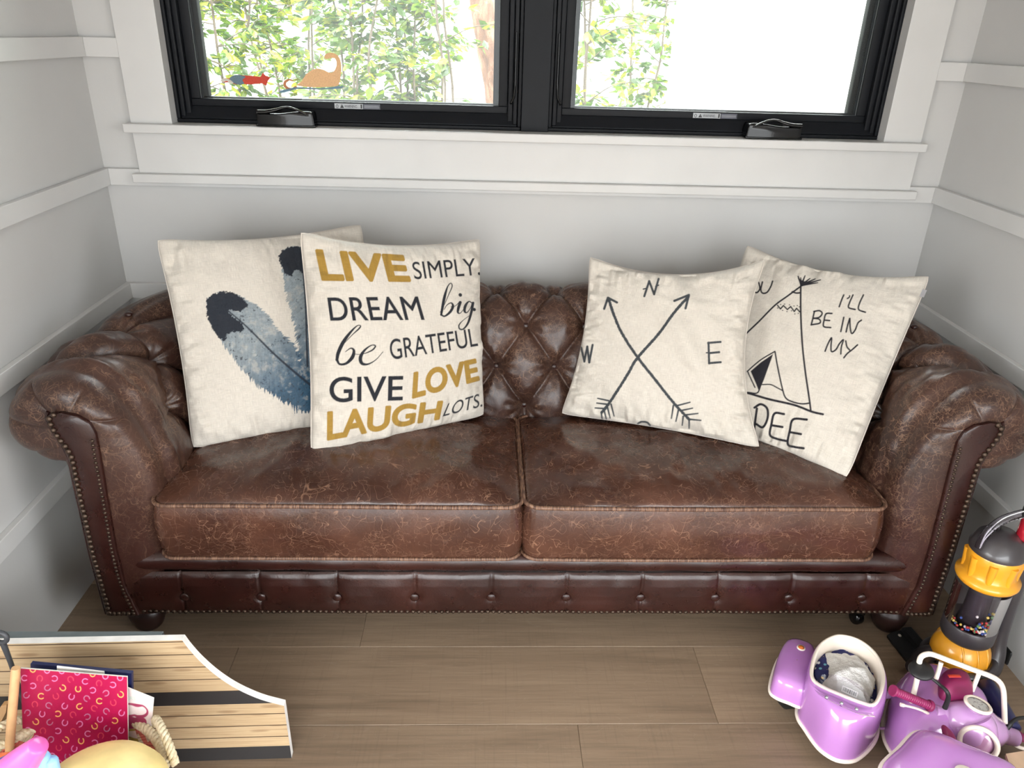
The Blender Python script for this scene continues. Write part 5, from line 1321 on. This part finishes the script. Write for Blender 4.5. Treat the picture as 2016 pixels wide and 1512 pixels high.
seat, _ = dome([d for d in [(1846, 1376), (1846, 1345), (1856, 1334), (1875, 1332), (1900, 1343), (1910, 1362), (1912, 1378), (1894, 1386), (1862, 1386)]], .140, .186, 'seat', M_mag, p=.55)
foot, _ = dome([(1853, 1430), (1862, 1432), (1880, 1452), (1880, 1462), (1866, 1462), (1857, 1450)], .148, .158, 'footplate', M_mag)
ft, RF = dome([(1735, 1512), (1770, 1475), (1793, 1450), (1812, 1443), (1850, 1452), (1900, 1474), (1950, 1494), (2000, 1520), (2020, 1570), (1980, 1640), (1880, 1660), (1780, 1620), (1740, 1560)], .150, .185, 'front_shield', M_lil, p=.35)
g = G(); g.tube(RF, .0062, 10, closed=True); g.build('shield_trim', M_crm, ft)
g = G(); Q = RF.copy(); c = RF.mean(0); Q = c + (RF - c) * .8; Q[:, 2] = .05; g.grid(np.array([Q, RF]), wrap_v=True); g.build('shield_side', M_lil, ft)
wf = RF.mean(0); g = G(); g.lathe([(0, -.02), (.038, -.02), (.046, -.012), (.046, .012), (.038, .02), (0, .02)], (wf[0], wf[1] - .01, .046), (1, -.3, 0), 32); g.build('wheel', M_tyre, sc_root)
# badge sliver on the shield
bd = atz(1895, 1512, .188); g = G(); g.lathe([(0, .002), (.018, .002), (.020, 0)], bd + [0, -.012, -.001], (0, 0, 1), 24); g.build('badge', M_crm, ft)
# handlebar cowl: skinned between key sections
YH = -1.13
hp = lambda u, v, y=YH: aty(u, v, y)
cow = [hp(1836, 1400), hp(1855, 1408), hp(1885, 1416, YH - .01), hp(1912, 1425, YH - .015), hp(1940, 1436, YH - .01), hp(1968, 1444), hp(1998, 1452)]
g = G(); P = spline(cow, 44); g.tube(P, np.interp(np.linspace(0, 1, 44), [0, .1, .3, .5, .72, .86, 1], [.015, .019, .038, .052, .038, .021, .019]), 26); cowl = g.build('handlebar_cowl', M_lil2, sc_root)
g = G(); P = spline([hp(1908, 1416, YH - .02), hp(1918, 1440, YH - .035), hp(1925, 1462, YH - .045)], 12); g.tube(P, [.044, .046, .047, .047, .047, .046, .045, .044, .043, .042, .040, .036], 26); g.build('headlamp_housing', M_lil2, cowl)
g = G(); P = spline([hp(1912, 1430, YH - .01), hp(1905, 1465, YH + .01), hp(1895, 1500, YH + .03)], 10); g.tube(P, .02, 18); g.build('steering_stem', M_lil2, cowl)
def disc_axis(c, tilt): v = CAM - c; v = v / np.linalg.norm(v); v = v + np.array(tilt); return v / np.linalg.norm(v)
def imax(c, kv, ang, ku):
    v_ = CAM - c; v_ = v_ / np.linalg.norm(v_); a_ = math.radians(ang); q_ = RM[:, 1] * math.cos(a_) + RM[:, 0] * math.sin(a_); q_ = q_ - v_ * (q_ @ v_); q_ /= np.linalg.norm(q_)
    o_ = v_ * kv + q_ * ku; return o_ / np.linalg.norm(o_)
hc_ = hp(1926, 1463, YH - .072); ax = imax(hc_, .9, -5, -.45)
g = G(); g.lathe([(.030, -.006), (.038, -.004), (.040, .002), (.037, .007), (.031, .006), (.029, .001)], hc_, ax, 44); g.build('headlamp_ring', M_crm, cowl)
g = G(); g.lathe([(0, .003), (.015, .002), (.024, -.001), (.030, -.004)], hc_, ax, 40); g.build('headlamp_lens', simple('pink tinted lens', (190, 140, 176), .12, coat=.8), cowl)
sc_c = hp(1925, 1388, YH - .034); ax2 = imax(sc_c, .50, 24, .86)
g = G(); g.lathe([(.020, -.004), (.027, -.002), (.028, .002), (.025, .005), (.021, .003)], sc_c, ax2, 36); g.build('speedometer_ring', M_crm, cowl)
T = NT('speedometer dial print'); v = T.obj(); T.base(T.ramp(T.noise(v, 150, 4, .7), [(.38, srgb(96, 84, 92)), (.46, srgb(196, 196, 194)), (.7, srgb(206, 206, 202)), (.8, srgb(196, 90, 110))])); T.rough(.3)
g = G(); g.lathe([(0, .0015), (.021, .001)], sc_c, ax2, 30); g.build('speedometer_dial', T.m, cowl)
g = G(); g.lathe([(.006, -.02), (.018, -.012), (.026, -.003)], sc_c, ax2, 30); g.build('speedometer_housing', M_lil2, cowl)
def grip(a, b, fl):
    g = G(); n_ = 260; t = np.linspace(0, 1, n_); P = a * (1 - t)[:, None] + b * t[:, None]; r = .0092 + .0004 * np.sin(t * 125); r = np.where((t < .04) | (t > .95), .0125, r); r[0] = .011
    g.tube(P, r, 20); return g.build('grip', M_mag, cowl)
grip(hp(1757, 1359), hp(1832, 1390), 1); grip(hp(2003, 1449), hp(2055, 1466), 1)
g = G(); g.tube(spline([hp(1773, 1387, YH - .01), hp(1790, 1391, YH - .012), hp(1805, 1395, YH - .012), hp(1822, 1402, YH - .01), hp(1838, 1410, YH)], 24), [.0042] * 3 + [.0026] * 14 + [.0034] * 7, 10); g.build('brake_lever', M_crm, cowl)
g = G(); g.tube(spline([hp(1990, 1462, YH), hp(2010, 1472, YH - .01), hp(2045, 1478, YH - .012)], 14), .0042, 10); g.build('brake_lever', M_crm, cowl)
mc = hp(1813.5, 1320, YH + .03); g = G(); ax3 = disc_axis(mc, (.35, .5, .15)); g.lathe([(0, -.006), (.020, -.005), (.026, 0), (.024, .005), (.012, .0065), (0, .007)], mc, ax3, 34); mir_ = g.build('mirror', M_blk, cowl)
g = G(); g.tube(spline([hp(1826, 1330, YH + .03), hp(1836, 1337, YH + .025), hp(1850, 1348, YH + .015), hp(1863, 1360, YH), hp(1867, 1374, YH - .004), hp(1860, 1394, YH - .005)], 30), np.interp(np.linspace(0, 1, 30), [0, .3, 1], [.0026, .0034, .0056]), 12); g.build('mirror_arm', M_blk, mir_)
g = G(); g.tube(spline([hp(1982, 1434, YH - .005), hp(1992, 1422, YH), hp(2006, 1414, YH + .01), hp(2040, 1412, YH + .02)], 20), [.0056] * 6 + [.004] * 14, 12); g.build('mirror_arm', M_blk, cowl)
# cream tubular rail behind the seat
YR = -1.085
rp = lambda u, v, y=YR: aty(u, v, y)
path = [rp(1791, 1406, YR - .03), rp(1799, 1365, YR - .01), rp(1808, 1325), rp(1810, 1303), rp(1814, 1293), rp(1824, 1288), rp(1838, 1289), rp(1870, 1301), rp(1915, 1318), rp(1950, 1331), rp(1967, 1342), rp(1975, 1358), rp(1977, 1390, YR - .02), rp(1978, 1424, YR - .05)]
g = G(); g.tube(spline(path, 120), .0058, 14); rail_ = g.build('roll_bar', M_crm, sc_root)
for a1, b1 in (((1853, 1304), (1843, 1336)), ((1927, 1327), (1914, 1360))): g = G(); g.tube([rp(*a1), rp(b1[0], b1[1], YR - .01)], .0048, 12); g.build('roll_bar_strut', M_crm, rail_)
g = G(); a1 = rp(1868, 1328, YR + .005); b1 = rp(1890, 1334, YR + .005); g.box(a1 - [0, .004, .006], b1 + [0, .004, .006], .002); g.build('red_reflector', simple('red orange reflector', (198, 62, 52), .25), sc_root)

# ---- toy upright vacuum cleaner
VX, VY = 2.340, -.885
vz = lambda u, v: aty(u, v, VY)[2]
M_yel = simple('amber yellow plastic', (226, 156, 36), .28, coat=.4, noise_amt=.03); M_chr = simple('charcoal plastic', (56, 52, 54), .32, coat=.3); M_redp = simple('metallic red plastic', (186, 34, 52), .25, metal=.3, coat=.5)
vac = thing('toy_vacuum', 'grey and yellow upright toy vacuum cleaner with coloured beads beside the right sofa arm', 'toy vacuum cleaner', (VX, VY, 0))
0 and print('vac z', [round(float(vz(*q)), 3) for q in [(1905, 1320), (1905, 1300), (1910, 1215), (1925, 1190), (1945, 1145), (1945, 1130), (1950, 1080), (1985, 1060), (2000, 1010)]])
V_ = lambda z, dx=0, dy=0: np.array([VX + dx, VY + dy, z])
g = G(); g.ell(V_(.072), (.070, .066, .066), 40, 26); ball = g.build('ball', M_yel, vac)
for k in (-.030, .004, .036):
    g = G(); rr = math.sqrt(max(.0001, 1 - (k / .070) ** 2)) * .066; th_ = np.linspace(0, 2 * PI, 60)[:-1]; g.tube([V_(.072 + rr * math.sin(a), k * .96, rr * math.cos(a)) for a in th_], .0028, 6, closed=True); g.build('ball_rib', M_yel, ball)
g = G(); th_ = np.linspace(0, 2 * PI, 48)[:-1]; P = [V_(.050 + .012 * math.cos(a + .6), .078 * math.cos(a), .074 * math.sin(a)) for a in th_]; g.tube(P, .011, 10, closed=True)
g.lathe([(0, .002), (.05, .002), (.066, .02), (.076, .045)], (VX, VY, 0), (0, 0, 1), 40); g.build('ball_cradle', M_chr, vac)
g = G(); g.lathe([(0, .118), (.045, .118), (.058, .128), (.061, .135), (.061, .172), (.058, .176), (.056, .172), (0, .168)], V_(0), (0, 0, 1), 44); g.build('bin_base', M_chr, vac)
g = G(); g.lathe([(.060, .172), (.062, .29)], V_(0), (0, 0, 1), 44); bin_ = g.build('clear_bin', M_clear, vac)
g = G(); g.lathe([(0, .168), (.034, .168), (.028, .21), (.026, .285)], V_(0), (0, 0, 1), 32); g.build('inner_cone', M_chr, vac)
bm_ = [simple('bead %s' % n_, c, .3) for n_, c in (('white', (236, 232, 226)), ('yellow', (232, 208, 110)), ('red', (186, 62, 56)), ('blue', (62, 88, 156)), ('green', (92, 140, 84)))]
g = G(); rb = random.Random(5)
for i in range(130):
    a = rb.gauss(-1.25, .6) if i < 100 else rb.uniform(2.4, 5.4); rr = rb.uniform(.040, .0565); z = .1755 + (abs(rb.gauss(0, .02)) if i < 100 else rb.choice([0, 0, .004]))
    g.ell(V_(z, rr * math.cos(a), rr * math.sin(a)), (.0036, .0036, .0036), 7, 5, mi=rb.randrange(5))
o = g.build('beads', bm_, vac); o['kind'] = 'stuff'
g = G(); g.lathe([(.040, .288), (.052, .292), (.066, .302), (.070, .309), (.070, .317), (.060, .323), (.056, .328), (.055, .345), (.058, .362), (.059, .384), (.054, .392), (0, .392)], V_(0), (0, 0, 1), 48); cyc = g.build('cyclone', M_yel, vac)
for k in range(8):
    a = k * PI / 4 + .2; g = G(); g.tube([V_(.318, .054 * math.cos(a), .054 * math.sin(a)), V_(.345, .053 * math.cos(a), .053 * math.sin(a)), V_(.376, .055 * math.cos(a), .055 * math.sin(a))], [.006, .009, .010], 12); g.build('cyclone_cone', M_yel, cyc)
g = G(); g.lathe([(.060, .388), (.061, .398), (.057, .404), (.05, .424), (.03, .440), (0, .444)], V_(0), (0, 0, 1), 44); g.build('bin_lid', M_chr, vac)
# clear arched carry handle and red release button
arch = spline([V_(.402, -.055, -.01), V_(.440, -.050, -.01), V_(.478, -.025, -.01), V_(.498, .015, -.01), V_(.505, .050, -.01)], 30)
g = G(); g.tube(arch, .011, 14, flat=.7); g.build('carry_handle', M_clear, vac)
g = G(); g.tube(arch + [0, -.004, -.009], .0016, 6); g.tube(arch + [0, -.004, .009], .0016, 6); g.build('handle_edges', simple('frosted plastic edge', (200, 200, 204), .3), vac)
V2, F2 = text_mesh('dyson', (0, 0, 0), (1, 0, 0), (0, 1, 0), .010)
xs_ = V2[:, 0] / V2[:, 0].max(); idx = .30 + xs_ * .45; PP = np.stack([np.interp(idx, np.linspace(0, 1, 30), arch[:, k]) for k in range(3)], 1)
dT = np.gradient(arch, axis=0); dT /= np.linalg.norm(dT, axis=1)[:, None]; nT = np.stack([-dT[:, 2], np.zeros(30), dT[:, 0]], 1); NN = np.stack([np.interp(idx, np.linspace(0, 1, 30), nT[:, k]) for k in range(3)], 1)
g = G(); g.add(PP + NN * (V2[:, 1:2] - .005) + [0, -.0125, 0], F2); g.build('lettering', M_ink, vac, smooth=False)
g = G(); g.lathe([(0, .43), (.017, .43), (.019, .435), (.019, .485), (.016, .49)], V_(0, .045, -.012), (0, 0, 1), 28); g.build('red_cylinder', M_redp, vac)
g = G(); g.lathe([(.012, .487), (.025, .489), (.027, .497), (.027, .508), (.020, .514), (.016, .512)], V_(0, .050, -.012), (0, 0, 1), 30); g.build('handle_cap', M_chr, vac)
g = G(); g.lathe([(0, .520), (.008, .519), (.013, .515), (.014, .508)], V_(0, .050, -.012), (0, 0, 1), 24); g.build('red_button', M_redp, vac)
# grey spine and hose on the right
sp_ = lambda u, v, y=VY: aty(u, v, y)
def clampx(P): P = np.array(P); P[:, 0] = np.minimum(P[:, 0], 2.475); return P
g = G(); g.tube(clampx([V_(.03, .05, -.03), V_(.03, .075, -.02), V_(.06, .09, -.01), V_(.12, .088, 0), V_(.22, .082, 0), V_(.34, .080, .0), V_(.43, .078, 0), V_(.60, .082, .01), V_(.70, .082, .015)]) if False else spline(clampx([V_(.032, .045, -.035), V_(.035, .072, -.025), V_(.07, .086, -.012), V_(.13, .085, 0), V_(.24, .081, 0), V_(.36, .080, .0), V_(.44, .078, 0), V_(.60, .080, .01), V_(.70, .080, .015)]), 80), np.interp(np.linspace(0, 1, 80), [0, .15, .3, .5, .7, 1], [.024, .025, .021, .019, .014, .012]), 18); g.build('spine', M_chr, vac)
g = G(); g.tube(spline([V_(.70, .080, .015), V_(.735, .084, .0), V_(.752, .088, -.03), V_(.745, .09, -.055)], 20), .013, 14); g.build('hand_grip', M_blk, vac)
g = G(); a1 = atz(1856, 1292, .05); b1 = atz(1822, 1292, .045); c1 = atz(1803, 1318, .04); g.tube(spline([V_(.05, -.05, -.03), a1, b1, c1], 26), [.022] * 10 + [.026] * 16, 18); g.build('neck', M_chr, vac)
# floor head
h0 = atz(1775, 1243, .02); h1 = atz(1880, 1372, .02); d = h1 - h0; d[2] = 0; Lh = np.linalg.norm(d); d /= Lh; s_ = np.array([-d[1], d[0], 0])
prof = [(-.040, .003), (-.042, .012), (-.030, .022), (-.006, .026), (-.002, .036), (.022, .036), (.036, .022), (.040, .010), (.038, .003)]
g = G(); L = []
for t, k in ((0, .9), (.01, 1), (.99, 1), (1, .9)): L.append([h0 + d * Lh * t + s_ * (a_ * k) + np.array([0, 0, z_ * k]) for a_, z_ in prof])
L = np.array(L); L[:, :, 2] -= h0[2]; g.grid(L); g.add(L[0], [tuple(range(9))]); g.add(L[-1], [tuple(range(9))[::-1]]); head = g.build('floor_head', M_blk, vac, auto=40)
lg = atz(1771, 1252, .026); g = G(); th_ = np.linspace(0, 2 * PI, 20)[:-1]; g.tube([lg + np.array([.0035 * math.cos(a), .0045 * math.sin(a), .002]) for a in th_], .0006, 5, closed=True); g.tube([lg + np.array([.0012 * math.cos(a), .0018 * math.sin(a), .002]) for a in th_], .0005, 5, closed=True); g.build('emblem', M_crm, head)
# ---- navy toy bundle behind the scooter, beige box, small black block
M_nvp = simple('navy blue plastic', (28, 30, 78), .3, coat=.2)
g = G(); g.tube(spline([atz(1938, 1350, .05), atz(1955, 1375, .055), atz(1975, 1410, .05), atz(1990, 1440, .045)], 30), [.010] + [.024] * 28 + [.012], 22); tag(g.build('navy_toy', M_nvp), 'navy blue rounded plastic toy lying behind the scooter rail', 'toy')
M_bei = simple('beige plastic', (206, 176, 146), .4)
g = G(); q = [atz(u, v, .10) for u, v in [(1978, 1489), (2060, 1476), (2110, 1560), (2010, 1580)]]; c = np.mean(q, 0)
for z0, z1, k in ((.10, .108, 1.0), (.0015, .10, .93)):
    A = [c + (p - c) * k for p in q]; lo = [np.array([p[0], p[1], z0]) for p in A]; hi = [np.array([p[0], p[1], z1]) for p in A]; g.add(np.array(lo + hi), [(3, 2, 1, 0), (4, 5, 6, 7), (0, 1, 5, 4), (1, 2, 6, 5), (2, 3, 7, 6), (3, 0, 4, 7)])
g.build('storage_box', M_bei, smooth=False); tag(bpy.data.objects['storage_box'], 'beige plastic storage box at the bottom right corner', 'box')
g = G(); c = atz(2014, 1300, .0); g.box((c[0] - .012, c[1] - .02, 0), (2.495, c[1] + .03, .045), .006); tag(g.build('black_block', M_blk), 'small black plastic block at the right picture edge beside the toy vacuum', 'block')
# ------------------------------------------------------------------ LIGHT
w = bpy.data.worlds.new('overcast sky'); SC.world = w; w.use_nodes = True; nt = w.node_tree
tc = nt.nodes.new('ShaderNodeTexCoord'); sp = nt.nodes.new('ShaderNodeSeparateXYZ'); nt.links.new(tc.outputs['Generated'], sp.inputs[0])
mr = nt.nodes.new('ShaderNodeMapRange'); nt.links.new(sp.outputs[2], mr.inputs[0]); mr.inputs[1].default_value = .05; mr.inputs[2].default_value = .6; mr.inputs[3].default_value = 5.5; mr.inputs[4].default_value = 27
bg = nt.nodes['Background']; bg.inputs[0].default_value = (.95, .985, 1, 1); nt.links.new(mr.outputs[0], bg.inputs[1])
def area(name, loc, rot, sx, sy, e, col=(1, 1, 1)):
    l = bpy.data.lights.new(name, 'AREA'); l.shape = 'RECTANGLE'; l.size = sx; l.size_y = sy; l.energy = e; l.color = col
    lo = bpy.data.objects.new(name, l); COL.objects.link(lo); lo.location = loc; lo.rotation_euler = [math.radians(a) for a in rot]
area('daylight_glass_doors', (1.4, -4.95, 1.25), (90, 0, 0), 4, 2.1, 3, (1, .95, .90))
area('daylight_left_window', (-1.77, -3.25, 1.28), (0, -90, 0), 1.8, 2.6, 30, (1, .985, .955))
area('daylight_right_window', (4.37, -3.25, 1.28), (0, 90, 0), 1.8, 2.6, 26, (.97, .975, 1))
SC.view_settings.view_transform = 'Standard'; SC.view_settings.look = 'None'; SC.view_settings.gamma = 1; SC.view_settings.use_curve_mapping = False
SC.view_settings.exposure = -.28
SC.cycles.use_adaptive_sampling = True; SC.cycles.adaptive_threshold = .06; SC.cycles.adaptive_min_samples = 16
SC.cycles.max_bounces = 6; SC.cycles.diffuse_bounces = 3; SC.cycles.glossy_bounces = 2; SC.cycles.transparent_max_bounces = 12; SC.cycles.transmission_bounces = 6
SC.cycles.caustics_reflective = False; SC.cycles.caustics_refractive = False; SC.cycles.use_denoising = True
